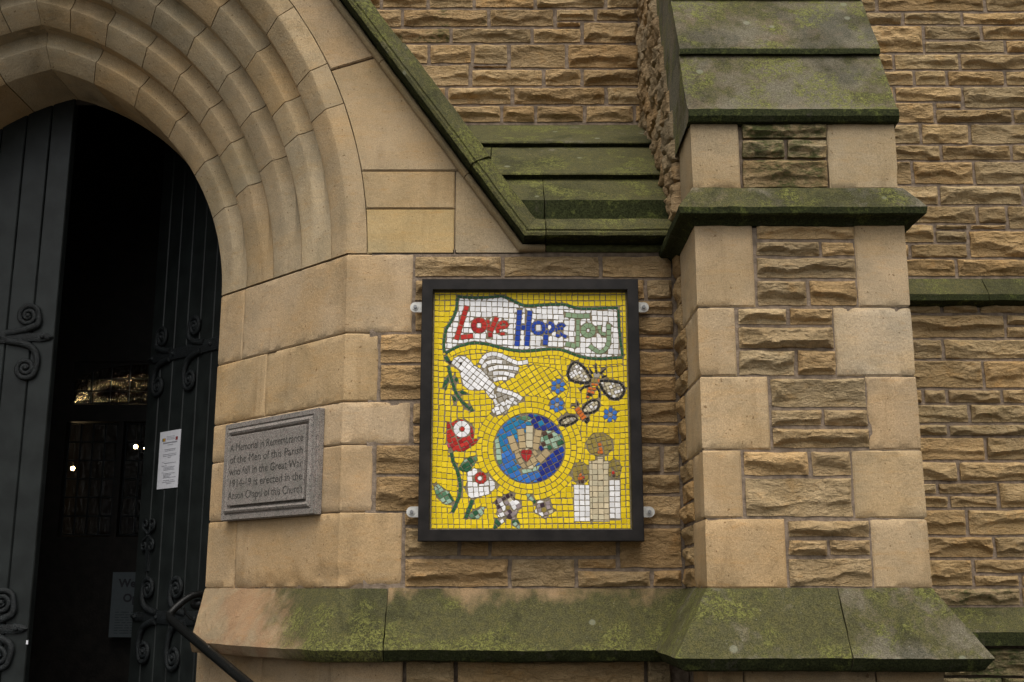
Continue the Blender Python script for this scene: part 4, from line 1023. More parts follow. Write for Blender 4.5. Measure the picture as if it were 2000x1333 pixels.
# welcome board standing against the screen, half hidden by the open leaf
P0 = un(221, 1118, YS - .12); P1 = un(216, 1245, YS - .12)
wb = thing('welcome_board', 'pale board with black lettering half hidden by the open door leaf', 'sign', (P0[0] + .2, YS - .12, P1[2]))
box('board', P0[0], P0[0] + .38, YS - .12, YS - .105, P1[2], P0[2], 'board', wb)
tw = lambda ox, oz: (lambda x, y, z_: (P0[0] + ox + x, YS - .121 - z_, P0[2] + oz + y))
text_obj("We're", .066, 'ink', wb, tw(.040, -.086), 'lettering', bold=.0022)
text_obj('Open', .066, 'ink', wb, tw(.070, -.172), 'lettering', bold=.0022)
bm = bmesh.new()
for i in range(9):
    zz = P0[2] - .235 - i * .015; x = P0[0] + .03
    while x < P0[0] + .33: e = x + rng.uniform(.02, .06); box_bm(bm, x, e, YS - .1206, YS - .1199, zz, zz + .005); x = e + .009
bm_obj('small_print', bm, 'faint', wb, kind='stuff')

# steps, outside the frame, that the doorway and handrail stand on
stp = thing('stone_steps', 'worn stone steps leading up to the open church doorway', 'steps', (XD, -.4, 0))
for i in range(3): box('step', XD - 1.5, XD + 1.0, -.75 + i * .32, 1.0, i * .166 + .001, (i + 1) * .166, 'pave', stp, .01)

# ================================================================== HANDRAIL
hr = thing('handrail', 'black iron handrail with curled end, sloping down in front of the right jamb', 'handrail', (-1.0, 0, .6))
Pa = un(329, 1207, .75); Pb = un(480, 1333, .02); dv = (Pb - Pa) / np.linalg.norm(Pb - Pa); Pc = Pa + dv * 1.35
curl = [un(404, 1166, .86), un(390, 1160, .84), un(374, 1164, .82), un(358, 1174, .79), un(342, 1188, .77), un(331, 1200, .755), Pa + dv * .03]
bm = bmesh.new(); tube_bm(bm, curl + [Pa + dv * .1, Pb, Pc], [.0165] * 5 + [.018, .019, .0195, .020, .020], 14); bm_obj('rail', bm, 'rail', hr, 60)
bm = bmesh.new(); tube_bm(bm, [un(359, 1187, .80), un(362, 1198, .80), un(370, 1208, .81), un(382, 1214, .82), un(397, 1215, .84), un(410, 1212, .86)], .0045, 8); bm_obj('bracket_ring', bm, 'rail', hr, 60)
bm = bmesh.new(); bmesh.ops.create_uvsphere(bm, u_segments=16, v_segments=10, radius=.035, matrix=Matrix.Translation(un(386, 1181, .86)) @ Matrix.Diagonal((1, .6, .7, 1))); bm_obj('boss', bm, 'rail', hr, 60)
bm = bmesh.new(); tube_bm(bm, [Pc - dv * .1, (Pc[0], Pc[1], .02)], .018, 12); bm_obj('post', bm, 'rail', hr, 60)

# ================================================================== MEMORIAL PLAQUE on the splay
s2 = math.sqrt(.5)
Pc_ = np.array([XC - .4625 * s2, .4625 * s2, 0]); PLW, zp0, zp1 = .714, 1.936, 2.359
def PT(x, n, z_): return (Pc_[0] + x * s2 - n * s2, Pc_[1] - x * s2 - n * s2, z_)
mp_ = thing('memorial_plaque', 'grey granite memorial plaque with carved inscription on the splayed door jamb', 'plaque', PT(0, 0, zp0))
TH = .030; hw = PLW / 2 - .012
bm = bmesh.new(); box_bm(bm, -hw, hw, 0, TH, zp0, zp1, PT); bmesh.ops.bevel(bm, geom=bm.edges[:], offset=.002, segments=1, affect='EDGES'); bm_obj('slab', bm, 'granite', mp_)
def frame_ring(name, x0, x1, z0, z1, prof, mat, parent):
    """moulding mitred round a rectangle; section = (inset from edge, height)"""
    bm = bmesh.new(); cs = []
    for cx, cz_, sx, sz in ((x0, z0, 1, 1), (x1, z0, -1, 1), (x1, z1, -1, -1), (x0, z1, 1, -1)): cs.append([bm.verts.new(PT(cx + sx * i, h, cz_ + sz * i)) for i, h in prof])
    for k in range(4):
        a, b = cs[k], cs[(k + 1) % 4]
        for j in range(len(prof) - 1): bm.faces.new((a[j], b[j], b[j + 1], a[j + 1]))
    return bm_obj(name, bm, mat, parent, 25)
frame_ring('moulding', -hw + .004, hw - .004, zp0 + .004, zp1 - .004, [(.0, TH - .002), (.0, TH + .008), (.018, TH + .008), (.021, TH + .003), (.024, TH + .003), (.030, TH + .012), (.038, TH + .016), (.046, TH + .012), (.050, TH + .004), (.052, TH - .002)], 'granite', mp_)
FT = TH + .019
bm = bmesh.new(); box_bm(bm, -hw + .062, hw - .062, TH - .001, FT, zp0 + .062, zp1 - .062, PT); bmesh.ops.bevel(bm, geom=bm.edges[:], offset=.002, segments=1, affect='EDGES'); bm_obj('tablet', bm, 'granite', mp_)
L5 = ['A Memorial in Remembrance', 'of the Men of this Parish', 'who fell in the Great War', '1914-19 is erected in the', 'Anson Chapel of this Church']
zz = zp1 - .062 - .066
for i, s in enumerate(L5):
    wids = [.545, .545, .548, .548, .552]
    zi = zz - i * .0515
    probe = []
    def mw(x, y, z_, zi=zi): probe.append(x); return (x, y, z_)
    to = text_obj(s, .047, 'carved', None, mw, 'probe'); wd = max(probe); me_ = to.data; bpy.data.objects.remove(to); bpy.data.meshes.remove(me_)
    k = wids[i] / wd
    text_obj(s, .047, 'carved', mp_, lambda x, y, z_, zi=zi, k=k: PT(-.274 + x * k, FT + .0003 + z_, zi + y), 'inscription', ext=.0005)['kind'] = 'stuff'

# ================================================================== MOSAIC PANEL
YF = -.085; YT = -.055
def mp2(x, y, Y=YT): P = un(x, y, Y); return (P[0], P[2])
mo = thing('mosaic_panel', 'framed yellow mosaic reading Love Hope Joy with dove, bees, globe, flowers and candles', 'mosaic', (.08, YF, 1.85))
cor = [(825, 545), (1247, 545), (1258, 1057), (815, 1058)]
X0 = (un(825, 545, YF)[0] + un(815, 1058, YF)[0]) / 2; X1 = (un(1247, 545, YF)[0] + un(1258, 1057, YF)[0]) / 2
Z1 = unz(545, YF); Z0 = unz(1057.5, YF); FWD = .044
for i, (cx0, cz0, cx1, cz1) in enumerate(((X0, Z1, X1, Z1), (X1, Z1, X1, Z0), (X1, Z0, X0, Z0), (X0, Z0, X0, Z1))):
    bm = bmesh.new()
    sx = lambda x: 1 if x == X0 else -1
    sz = lambda z_: 1 if z_ == Z0 else -1
    g_ = .0004
    def ring(cx, cz_, along):
        p = []
        for ins, yy in ((0, -.03), (0, YF + .002), (.002, YF), (FWD - .002, YF), (FWD, YF + .002), (FWD, YT + .012)): p.append(bm.verts.new((cx + sx(cx) * ins, yy, cz_ + sz(cz_) * ins)))
        return p
    a = ring(cx0, cz0, 0); b = ring(cx1, cz1, 1)
    for j in range(5): bm.faces.new((a[j], b[j], b[j + 1], a[j + 1]))
    bm_obj('frame_bar', bm, 'frame', mo, None)
box('backing_board', X0 + .003, X1 - .003, YT + .0125, -.034, Z0 + .003, Z1 - .003, 'frame', mo)
IX0, IX1, IZ0, IZ1 = X0 + FWD, X1 - FWD, Z0 + FWD, Z1 - FWD
obj('grout_bed', [(IX0, YT + .0018, IZ0), (IX1, YT + .0018, IZ0), (IX1, YT + .0018, IZ1), (IX0, YT + .0018, IZ1)], [(0, 1, 2, 3)], 'grout', mo)
# steel fixing tabs
for px, py, s in ((812, 603, -1), (805, 1001, -1), (1256, 603, 1), (1267, 1001, 1)):
    P = un(px, py, -.012); rx = .0205; bm = bmesh.new()
    edge = (X0 + .004) if s < 0 else (X1 - .004); pts = []
    for i in range(17):
        a = R(90) + math.pi * i / 16 if s < 0 else R(-90) + math.pi * i / 16
        pts.append((P[0] + rx * math.cos(a), P[2] + rx * math.sin(a)))
    pts += [(edge, P[2] - rx), (edge, P[2] + rx)] if s < 0 else [(edge, P[2] + rx), (edge, P[2] - rx)]
    f = [bm.verts.new((x, -.034, z_)) for x, z_ in pts]; b = [bm.verts.new((x, -.030, z_)) for x, z_ in pts]
    bm.faces.new(f); bm.faces.new(b[::-1]); n = len(pts)
    for i in range(n): bm.faces.new((f[i], f[(i + 1) % n], b[(i + 1) % n], b[i]))
    br = bm_obj('fixing_tab', bm, 'steel', mo)
    bm = bmesh.new()
    bmesh.ops.create_cone(bm, cap_ends=True, segments=18, radius1=.0125, radius2=.0125, depth=.003, matrix=Matrix.Translation((P[0], -.0355, P[2])) @ Matrix.Rotation(R(90), 4, 'X')); bm_obj('washer', bm, 'steel', br, 40)
    bm = bmesh.new()
    bmesh.ops.create_cone(bm, cap_ends=True, segments=6, radius1=.0078, radius2=.0072, depth=.010, matrix=Matrix.Translation((P[0], -.041, P[2])) @ Matrix.Rotation(R(90), 4, 'X')); bm_obj('bolt', bm, 'bolt', br)

# ---- tile setting
PXM = abs(mp2(1011, 800)[0] - mp2(1010, 800)[0]); TP = 11.0 * PXM; GAP = 1.15 * PXM
A1 = lambda pts: [mp2(790 + x / 4, 520 + y / 4) for x, y in pts]
A2 = lambda pts: [mp2(790 + x / 4, 800 + y / 4) for x, y in pts]
A3 = lambda pts: [mp2(840 + x / 5, 560 + y / 5) for x, y in pts]
U1 = PXM / 4; U3 = PXM / 5
def clip(poly, n, d):
    out = []; k = len(poly)
    for i in range(k):
        a, b = poly[i], poly[(i + 1) % k]; da = n[0] * a[0] + n[1] * a[1] - d; db = n[0] * b[0] + n[1] * b[1] - d
        if da >= 0: out.append(a)
        if (da > 0) != (db > 0) and abs(da - db) > 1e-12:
            t = da / (da - db); out.append((a[0] + (b[0] - a[0]) * t, a[1] + (b[1] - a[1]) * t))
    return out
def area(p): return .5 * sum(p[i][0] * p[(i + 1) % len(p)][1] - p[(i + 1) % len(p)][0] * p[i][1] for i in range(len(p)))
def inside(P, poly):
    x, y = P[:, 0], P[:, 1]; r = np.zeros(len(P), bool); n = len(poly); j = n - 1
    for i in range(n):
        xi, yi = poly[i]; xj, yj = poly[j]
        if yi != yj:
            c = ((yi > y) != (yj > y)) & (x < (xj - xi) * (y - yi) / (yj - yi) + xi); r ^= c
        j = i
    return r
ABOVE = []; SEGA = np.zeros((0, 4)); BBS = []
def segs(poly): return np.array([(*poly[i], *poly[(i + 1) % len(poly)]) for i in range(len(poly))])
def add_above(poly):
    global SEGA
    ABOVE.append(poly); SEGA = np.r_[SEGA, segs(poly)]; p = np.array(poly); BBS.append((*p.min(0), *p.max(0)))
TILES = []     # (polygon, colour, part)
def fit(quad, region, own, minfrac=.16):
    q = np.array(quad); g = (np.arange(6) + .5) / 6; P = []
    if len(quad) == 4:
        for s in g:
            for t in g: P.append((q[0] * (1 - s) + q[1] * s) * (1 - t) + (q[3] * (1 - s) + q[2] * s) * t)
    else:
        c = q.mean(0)
        for v in q:
            for t in (.3, .6, .9): P.append(c + (v - c) * t)
        P.append(c)
    P = np.array(P); ok = inside(P, region) if region is not None else np.ones(len(P), bool)
    lo, hi = q.min(0), q.max(0)
    for poly, bb in zip(ABOVE, BBS):
        if bb[0] > hi[0] or bb[2] < lo[0] or bb[1] > hi[1] or bb[3] < lo[1]: continue
        ok &= ~inside(P, poly)
    if not ok.any(): return None
    c = P[ok].mean(0); d = np.hypot(*(P - c).T); d[~ok] = 9; c = P[d.argmin()]
    S = np.r_[own, SEGA] if own is not None else SEGA
    a = S[:, :2]; ab = S[:, 2:] - a; t = np.clip(((c - a) * ab).sum(1) / np.maximum((ab ** 2).sum(1), 1e-12), 0, 1)
    near = a + ab * t[:, None]; dist = np.hypot(*(near - c).T)
    reach = np.hypot(*(q - c).T).max()
    poly = [tuple(v) for v in quad]
    if area(poly) < 0: poly = poly[::-1]
    full = area(poly)
    for i in np.argsort(dist):
        if dist[i] > reach + GAP: break
        if dist[i] < 1e-7: continue
        n = (c - near[i]) / dist[i]; off = n.dot(near[i]) + GAP * .5
        poly = clip(poly, n, off)
        if len(poly) < 3: return None
    if area(poly) < full * minfrac: return None
    return poly
def grid(bb, ang, pitch=None, wob=.06, ox=0, oy=0, stag=0.0):
    p = pitch or TP; ca, sa = math.cos(ang), math.sin(ang); cx, cy = (bb[0] + bb[2]) / 2 + ox, (bb[1] + bb[3]) / 2 + oy
    r = math.hypot(bb[2] - bb[0], bb[3] - bb[1]) / 2; n = int(r / p) + 2; out = []
    for i in range(-n, n + 1):
        sh = rng.uniform(-stag, stag) * p
        for j in range(-n, n + 1):
            h = (p - GAP) / 2; q = []
            tw_ = rng.gauss(0, .05); sc_ = 1 + rng.uniform(-.07, .02)
            u0, v0 = j * p + sh + rng.gauss(0, wob * .35) * p, i * p + rng.gauss(0, wob * .35) * p
            for du, dv_ in ((-h, -h), (h, -h), (h, h), (-h, h)):
                du *= sc_; dv_ *= sc_; du += rng.gauss(0, wob * .2) * p; dv_ += rng.gauss(0, wob * .2) * p
                a, b = du - dv_ * tw_ + u0, dv_ + du * tw_ + v0
                q.append((cx + a * ca - b * sa, cy + a * sa + b * ca))
            out.append(q)
    return out
def fill(part, poly, color, ang=0.0, pitch=None, wob=.06, mn=.16, ox=0, oy=0, stag=0.0, seeds=None, register=True):
    p = np.array(poly); bb = (*p.min(0), *p.max(0)); own = segs(poly)
    for q in (seeds or grid(bb, ang, pitch, wob, ox, oy, stag)):
        qa = np.array(q)
        if (qa.max(0) < bb[:2]).any() or (qa.min(0) > bb[2:]).any(): continue
        t = fit(q, poly, own, mn)
        if t: TILES.append((t, color(np.array(t).mean(0)) if callable(color) else color, part))
    if register: add_above(poly)
def strip(part, pts, width, color, tl=None, register=True, mn=.22, taper=False):
    """a run of tiles along a line"""
    P = np.array(pts, float); L = np.r_[0, np.cumsum(np.hypot(*np.diff(P, axis=0).T))]; n = max(1, int(round(L[-1] / (tl or TP))))
    s = np.linspace(0, L[-1], n * 2 + 1); X = np.c_[np.interp(s, L, P[:, 0]), np.interp(s, L, P[:, 1])]
    D = np.gradient(X, axis=0) if len(X) > 2 else np.tile(X[-1] - X[0], (len(X), 1)); D /= np.maximum(np.hypot(*D.T), 1e-9)[:, None]; N = np.c_[-D[:, 1], D[:, 0]]
    hwid = width / 2 * (np.ones(len(s)) if not taper else np.linspace(1, .35, len(s)))
    Lf = X + N * hwid[:, None]; Rt = X - N * hwid[:, None]; half = GAP / 2
    for k in range(n):
        i0, i1 = 2 * k, 2 * k + 2
        t0 = X[i1] - X[i0]; t0 = t0 / max(np.hypot(*t0), 1e-9) * half
        q = [tuple(Rt[i0] + t0), tuple(Rt[i1] - t0), tuple(Lf[i1] - t0), tuple(Lf[i0] + t0)]
        q = [(x + rng.gauss(0, .0003), y + rng.gauss(0, .0003)) for x, y in q]
        t = fit(q, None, None, mn)
        if t: TILES.append((t, color(np.array(t).mean(0)) if callable(color) else color, part))
    if register:
        e = half * .9
        add_above([tuple(v) for v in np.r_[Rt + (-N * e), (Lf + N * e)[::-1]]])
def circ(c, rx, ry=None, n=18, rot=0, f=A2):
    ry = ry or rx; return f([(c[0] + rx * math.cos(a) * math.cos(rot) - ry * math.sin(a) * math.sin(rot), c[1] + rx * math.cos(a) * math.sin(rot) + ry * math.sin(a) * math.cos(rot)) for a in np.linspace(0, 2 * math.pi, n, endpoint=False)])
def solo(part, poly, color):    # one hand-cut tile
    c = np.array(poly).mean(0); q = [tuple(c + (np.array(v) - c) * .93) for v in poly]
    TILES.append((q if area(q) > 0 else q[::-1], color, part)); add_above(poly)
pick = lambda *c: (lambda p: rng.choice(c))
def radial(part, c, radii, counts, color, f=A2, sq=1.0, rot=0.0, ph=0.0):
    """rings of wedge tiles about a centre"""
    for (r0, r1), n in zip(radii, counts):
        for k in range(n):
            a0, a1 = ph + 2 * math.pi * k / n, ph + 2 * math.pi * (k + 1) / n; g2 = 2.6 / max(r0, r1) 
            pts = [(c[0] + r * math.cos(a), c[1] + sq * r * math.sin(a)) for r, a in ((r0 + 2.2, a0 + g2), (r1 - 2.2, a0 + g2), (r1 - 2.2, (a0 + a1) / 2), (r1 - 2.2, a1 - g2), (r0 + 2.2, a1 - g2))]
            poly = f(pts); poly = poly if area(poly) > 0 else poly[::-1]
            t = fit(poly, None, None, .2)
            if t: TILES.append((t, color(k) if callable(color) else color, part))

# bees
for w_, o_ in ((A1, 0),):
    strip('bee', A1([(1372, 975), (1392, 950), (1420, 938), (1452, 934)]), 14 * U1, 'black', 40 * U1)
    strip('bee', A1([(1500, 945), (1520, 968), (1530, 1000), (1526, 1030)]), 12 * U1, 'black', 40 * U1)
    for l in ([(1503, 845), (1494, 800), (1496, 766)], [(1530, 842), (1555, 815), (1577, 797)], [(1468, 842), (1455, 822), (1446, 800)], [(1540, 868), (1580, 860)]): strip('bee', A1(l), 17 * U1, 'black', 38 * U1, taper=True)
    solo('bee', A1([(1475, 838), (1505, 828), (1530, 850), (1520, 875), (1480, 872)]), 'grey')
    strip('bee', A1([(1512, 848), (1516, 828)]), 20 * U1, 'orange')
    for x in (1474, 1498, 1518): strip('bee', A1([(x, 880), (x - 6, 912)]), 18 * U1, 'gold' if x != 1518 else 'orange', 40 * U1)
    strip('bee', A1([(1458, 922), (1512, 930)]), 16 * U1, 'orange', 26 * U1)
    for (a, b, c_) in (((1436, 952), (1496, 964), 'orange'), ((1428, 976), (1486, 992), 'orange'), ((1424, 998), (1466, 1010), 'black'), ((1422, 1018), (1446, 1024), 'orange')): strip('bee', A1([a, b]), 19 * U1, c_, 30 * U1)
    wa = [(1275, 850), (1287, 795), (1312, 755), (1345, 748), (1385, 775), (1425, 820), (1462, 875), (1452, 905), (1400, 915), (1335, 905), (1292, 885)]
    wb_ = [(1516, 898), (1560, 895), (1620, 898), (1690, 912), (1722, 962), (1705, 1010), (1670, 1042), (1622, 1040), (1578, 1005), (1545, 962)]
    for W_ in (wa, wb_):
        strip('bee', A1(W_ + [W_[0]]), 18 * U1, 'black', 40 * U1); fill('bee', A1(W_), pick('white', 'white', 'beige', 'beige', 'grey'), .5 if W_ is wa else .3, 26 * U1, .2, .2)
    wc = [(1388, 1122), (1420, 1075), (1470, 1046), (1515, 1048), (1526, 1090), (1495, 1135), (1440, 1152), (1392, 1150)]
    wd_ = [(1210, 1215), (1250, 1180), (1300, 1170), (1345, 1175), (1352, 1200), (1310, 1232), (1260, 1245), (1215, 1240)]
    strip('bee', A1([(1345, 1108), (1380, 1160), (1408, 1195)]), 40 * U1, 'orange', 30 * U1)
    strip('bee', A1([(1420, 1180), (1436, 1200), (1412, 1225)]), 26 * U1, pick('orange', 'black'), 24 * U1)
    for l in ([(1340, 1095), (1322, 1085), (1300, 1094)], [(1355, 1090), (1350, 1060)]): strip('bee', A1(l), 14 * U1, 'black', 34 * U1, taper=True)
    for W_ in (wc, wd_):
        strip('bee', A1(W_ + [W_[0]]), 15 * U1, 'black', 36 * U1); fill('bee', A1(W_), pick('beige', 'beige', 'white', 'grey'), .6, 27 * U1, .2, .2)
# blue flowers
for cx, cy in ((1200, 940), (1190, 1086), (1608, 1162)):
    solo('blue_flower', circ((cx, cy), 15, n=9, f=A1), 'gold' if cy < 1000 else 'grey')
    for k in range(6):
        a = R(30 + 60 * k) + .1; solo('blue_flower', circ((cx + 38 * math.cos(a), cy + 38 * math.sin(a)), 20, 17, 11, a, f=A1), 'petal')
# dove
solo('dove', circ((440, 762), 9, n=8, f=A1), 'black'); solo('dove', A1([(336, 747), (374, 741), (358, 772)]), 'black')
for l, wv in (([(592, 765), (628, 702), (690, 684), (750, 695), (820, 735), (890, 762), (966, 748)], 30), ([(610, 795), (648, 750), (715, 744), (765, 752)], 28), ([(655, 812), (720, 788), (800, 792), (892, 806)], 30), ([(690, 842), (760, 832), (860, 858)], 30), ([(694, 892), (740, 878), (802, 880)], 27),
              ([(722, 962), (800, 985), (870, 1008), (916, 1042)], 30), ([(850, 1062), (880, 1078)], 22), ([(790, 1050), (840, 1075)], 22), ([(716, 1100), (738, 1162)], 34), ([(745, 1098), (775, 1142)], 32), ([(700, 1040), (720, 1080)], 22), ([(690, 1118), (708, 1150)], 20)): strip('dove', A1(l), wv * U1, 'white', 44 * U1)
fill('dove', A1([(360, 772), (385, 722), (425, 702), (480, 708), (520, 745), (545, 778), (590, 800), (640, 850), (690, 905), (722, 955), (700, 990), (705, 1040), (668, 1030), (620, 968), (560, 975), (500, 968), (462, 935), (446, 880), (428, 820)]), 'white', R(52), 41 * U1, .05)
fill('dove', A1([(590, 810), (612, 740), (640, 692), (700, 680), (760, 700), (850, 755), (895, 790), (890, 830), (860, 868), (800, 888), (740, 890), (700, 905), (640, 850)]), 'grey', .1, 40 * U1, .1)
fill('dove', A1([(700, 985), (740, 960), (800, 985), (880, 1010), (918, 1045), (880, 1085), (830, 1098), (790, 1160), (735, 1168), (690, 1150), (700, 1090)]), pick('grey', 'grey', 'white'), .4, 40 * U1, .1)
# olive branch
for l in ([(345, 780), (352, 830), (370, 890), (398, 985), (450, 1062), (500, 1105)],): strip('olive_branch', A1(l), 20 * U1, 'green', 36 * U1)
for P_ in ([(345, 845), (312, 880), (294, 960), (325, 970), (350, 900)], [(385, 850), (418, 880), (425, 920), (392, 902)], [(405, 982), (450, 970), (500, 998), (440, 1006)], [(396, 1000), (370, 1020), (385, 1080), (412, 1058)], [(470, 1092), (510, 1070), (545, 1130), (520, 1142), (480, 1122)]): fill('olive_branch', A1(P_), 'green', .9, 34 * U1, .15, .12)
# lettering
LET = 44 * U3
strip('love_lettering', A3([(360, 190), (255, 520)]), LET, 'red'); strip('love_lettering', A3([(300, 498), (420, 482)]), 44 * U3, pick('red', 'darkred'))
def ringlet(part, c, r0, r1, n, col, hole, sq=1.0):
    if hole: solo(part, A3([(c[0] - hole, c[1] - hole * 1.2), (c[0] + hole, c[1] - hole * 1.2), (c[0] + hole, c[1] + hole * 1.2), (c[0] - hole, c[1] + hole * 1.2)]), 'white')
    radial(part, c, [(r0, r1)], [n], col, f=A3, sq=sq); add_above(circ(c, r1 + 2, (r1 + 2) * sq, 20, f=A3))
ringlet('love_lettering', (478, 380), 28, 78, 9, pick('red', 'red', 'darkred'), 18)
strip('love_lettering', A3([(652, 300), (592, 440)]), 42 * U3, 'red', 50 * U3); strip('love_lettering', A3([(562, 325), (578, 445)]), 30 * U3, 'red', 50 * U3); strip('love_lettering', A3([(565, 472), (612, 472)]), 46 * U3, 'darkred')
strip('love_lettering', A3([(668, 400), (740, 398), (757, 375), (742, 350), (705, 345), (668, 375), (652, 415), (668, 455)]), 30 * U3, 'red', 36 * U3); strip('love_lettering', A3([(684, 462), (732, 462)]), 26 * U3, 'red', 46 * U3)
strip('hope_lettering', A3([(875, 228), (848, 582)]), 46 * U3, 'blue', 52 * U3); strip('hope_lettering', A3([(974, 238), (944, 582)]), 46 * U3, 'blue', 52 * U3); strip('hope_lettering', A3([(888, 402), (936, 404)]), 46 * U3, 'blue')
ringlet('hope_lettering', (1058, 404), 36, 72, 10, 'blue', 24)
strip('hope_lettering', A3([(1136, 360), (1133, 462)]), 26 * U3, 'blue', 50 * U3); strip('hope_lettering', A3([(1132, 470), (1124, 572)]), 46 * U3, 'blue', 50 * U3)
strip('hope_lettering', A3([(1155, 352), (1190, 358), (1206, 395), (1192, 432), (1158, 450)]), 32 * U3, 'blue', 40 * U3)
strip('hope_lettering', A3([(1244, 412), (1302, 408)]), 26 * U3, 'blue', 30 * U3); strip('hope_lettering', A3([(1318, 392), (1292, 366), (1262, 370), (1238, 400), (1236, 440)]), 26 * U3, 'blue', 36 * U3); strip('hope_lettering', A3([(1228, 476), (1268, 482)]), 28 * U3, 'blue', 40 * U3); strip('hope_lettering', A3([(1262, 452), (1300, 478), (1334, 495)]), 26 * U3, 'blue', 40 * U3)
strip('joy_lettering', A3([(1322, 276), (1440, 290), (1560, 288)]), 46 * U3, 'sage', 58 * U3); strip('joy_lettering', A3([(1444, 322), (1442, 592)]), 34 * U3, 'sage', 56 * U3); strip('joy_lettering', A3([(1322, 560), (1428, 584)]), 46 * U3, 'sage', 54 * U3)
ringlet('joy_lettering', (1544, 430), 24, 74, 8, 'sage', 12)
strip('joy_lettering', A3([(1652, 380), (1654, 452), (1716, 470)]), 30 * U3, 'sage', 50 * U3); strip('joy_lettering', A3([(1744, 368), (1746, 560), (1712, 620), (1660, 648), (1610, 620), (1556, 578)]), 40 * U3, 'sage', 58 * U3)
# banner: green edging, white ground
BT = [(265, 98), (400, 108), (540, 108), (640, 98), (700, 92), (770, 118), (850, 160), (920, 188), (1010, 186), (1150, 178), (1310, 174), (1400, 204), (1500, 218), (1600, 214), (1730, 208), (1838, 208)]
BR = [(1838, 208), (1846, 400), (1862, 550), (1882, 688)]
BB = [(1882, 690), (1780, 698), (1680, 706), (1560, 702), (1460, 682), (1360, 644), (1270, 612), (1160, 608), (1050, 622), (900, 632), (780, 618), (680, 594), (560, 562), (470, 550), (390, 552), (280, 582), (210, 616), (150, 652)]
BL = [(140, 650), (132, 580), (140, 480), (160, 410), (200, 350), (235, 290), (258, 220), (268, 98)]
for l in (BT, BB[::-1], BR, BL[::-1]): strip('banner', A3(l), 22 * U3, 'green', 52 * U3)
strip('banner', A3([(150, 680), (180, 735)]), 34 * U3, 'green', 52 * U3)
BAN = A3(BT + BR[1:] + BB[1:] + BL[1:-1])
fill('banner', BAN, 'white', R(-2), 55 * U3, .07, .12, stag=.1)
# globe, hand and heart
GC = (975, 305); GR = 276
HEART = [(906, 342), (918, 318), (940, 312), (953, 322), (972, 311), (996, 320), (997, 352), (975, 388), (955, 416), (920, 378)]
hp = A2(HEART); cc = A2([(953, 352)])[0]
for i in range(0, 10, 2):
    tri = [cc, hp[i], hp[i + 1], hp[(i + 2) % 10]]; c_ = np.array(tri).mean(0); q = [tuple(c_ + (np.array(v) - c_) * .88) for v in tri]; TILES.append((q if area(q) > 0 else q[::-1], 'red' if i % 4 else 'darkred', 'globe'))
add_above(hp)
for l, wd in (([(826, 208), (866, 322)], 50), ([(906, 152), (924, 304)], 49), ([(978, 128), (974, 300)], 51), ([(1050, 160), (1018, 318)], 49), ([(1126, 326), (1044, 404)], 52)): strip('globe', A2(l), wd * U1, 'tan' if wd != 51 else 'beige', 52 * U1)
fill('globe', A2([(852, 312), (925, 295), (1015, 312), (1045, 350), (1042, 415), (1000, 466), (930, 468), (880, 420)]), pick('tan', 'tan', 'beige'), .5, 44 * U1, .12)
fill('globe', A2([(1062, 170), (1150, 165), (1205, 195), (1250, 260), (1248, 285), (1140, 320), (1100, 320), (1062, 270)]), pick('mint', 'mint', 'mint', 'brown', 'green', 'midgreen'), .4, 38 * U1, .16)
fill('globe', A2([(703, 240), (732, 220), (750, 300), (765, 420), (738, 440), (705, 360)]), pick('mint', 'mint', 'midgreen'), .1, 44 * U1, .1)
fill('globe', A2([(890, 470), (1060, 440), (1040, 480), (930, 506)]), 'mint', .2, 40 * U1, .12)
fill('globe', A2([(870, 70), (945, 40), (1000, 72), (985, 100)]), pick('mint', 'cyan', 'midgreen'), .2, 40 * U1, .12)
gcw = A2([GC])[0]
def globe_col(p):
    x, y = (p[0] - gcw[0]) / PXM, (p[1] - gcw[1]) / PXM
    if x > 2 and y > 30: return rng.choice(('navy', 'navy', 'blue', 'cyan') if x < 25 else ('navy', 'navy', 'blue'))
    if y > 20 or (x < -15 and y > -5): return rng.choice(('cyan', 'cyan', 'cyan', 'mid'))
    if x > 18: return rng.choice(('navy', 'navy', 'blue'))
    return rng.choice(('mid', 'mid', 'mid', 'petal', 'cyan'))
GL = circ(GC, GR, 272, 40)
fill('globe', GL, globe_col, R(28), 43 * U1, .07)
# red poppy, white flower, stems and leaves
solo('red_poppy', circ((452, 153), 18, n=9), 'red')
radial('red_poppy', (448, 155), [(22, 66)], [8], 'white'); add_above(circ((448, 155), 68, 64))
fill('red_poppy', A2([(330, 95), (370, 103), (420, 74), (480, 84), (530, 120), (548, 165), (540, 232), (585, 230), (560, 266), (510, 300), (460, 330), (400, 330), (350, 322), (325, 260), (328, 170)]), lambda p: rng.choice(('red', 'red', 'red', 'darkred', 'pink' if p[0] < A2([(380, 0)])[0][0] and p[1] < A2([(0, 250)])[0][1] else 'darkred')), R(24), 36 * U1, .2)
solo('white_flower', circ((588, 540), 17, n=9), 'white')
radial('white_flower', (595, 536), [(19, 48)], [9], pick('red', 'red', 'darkred')); add_above(circ((595, 536), 50, 46))
fill('white_flower', A2([(485, 495), (542, 458), (600, 480), (660, 522), (724, 590), (705, 622), (660, 664), (600, 680), (545, 705), (500, 682), (472, 622), (490, 560)]), 'white', R(4), 42 * U1, .12)
strip('red_poppy', A2([(366, 335), (380, 410), (415, 480), (438, 590), (430, 680), (402, 740), (375, 805)]), 22 * U1, 'green', 40 * U1)
strip('white_flower', A2([(532, 705), (505, 780), (478, 852)]), 26 * U1, 'green', 40 * U1)
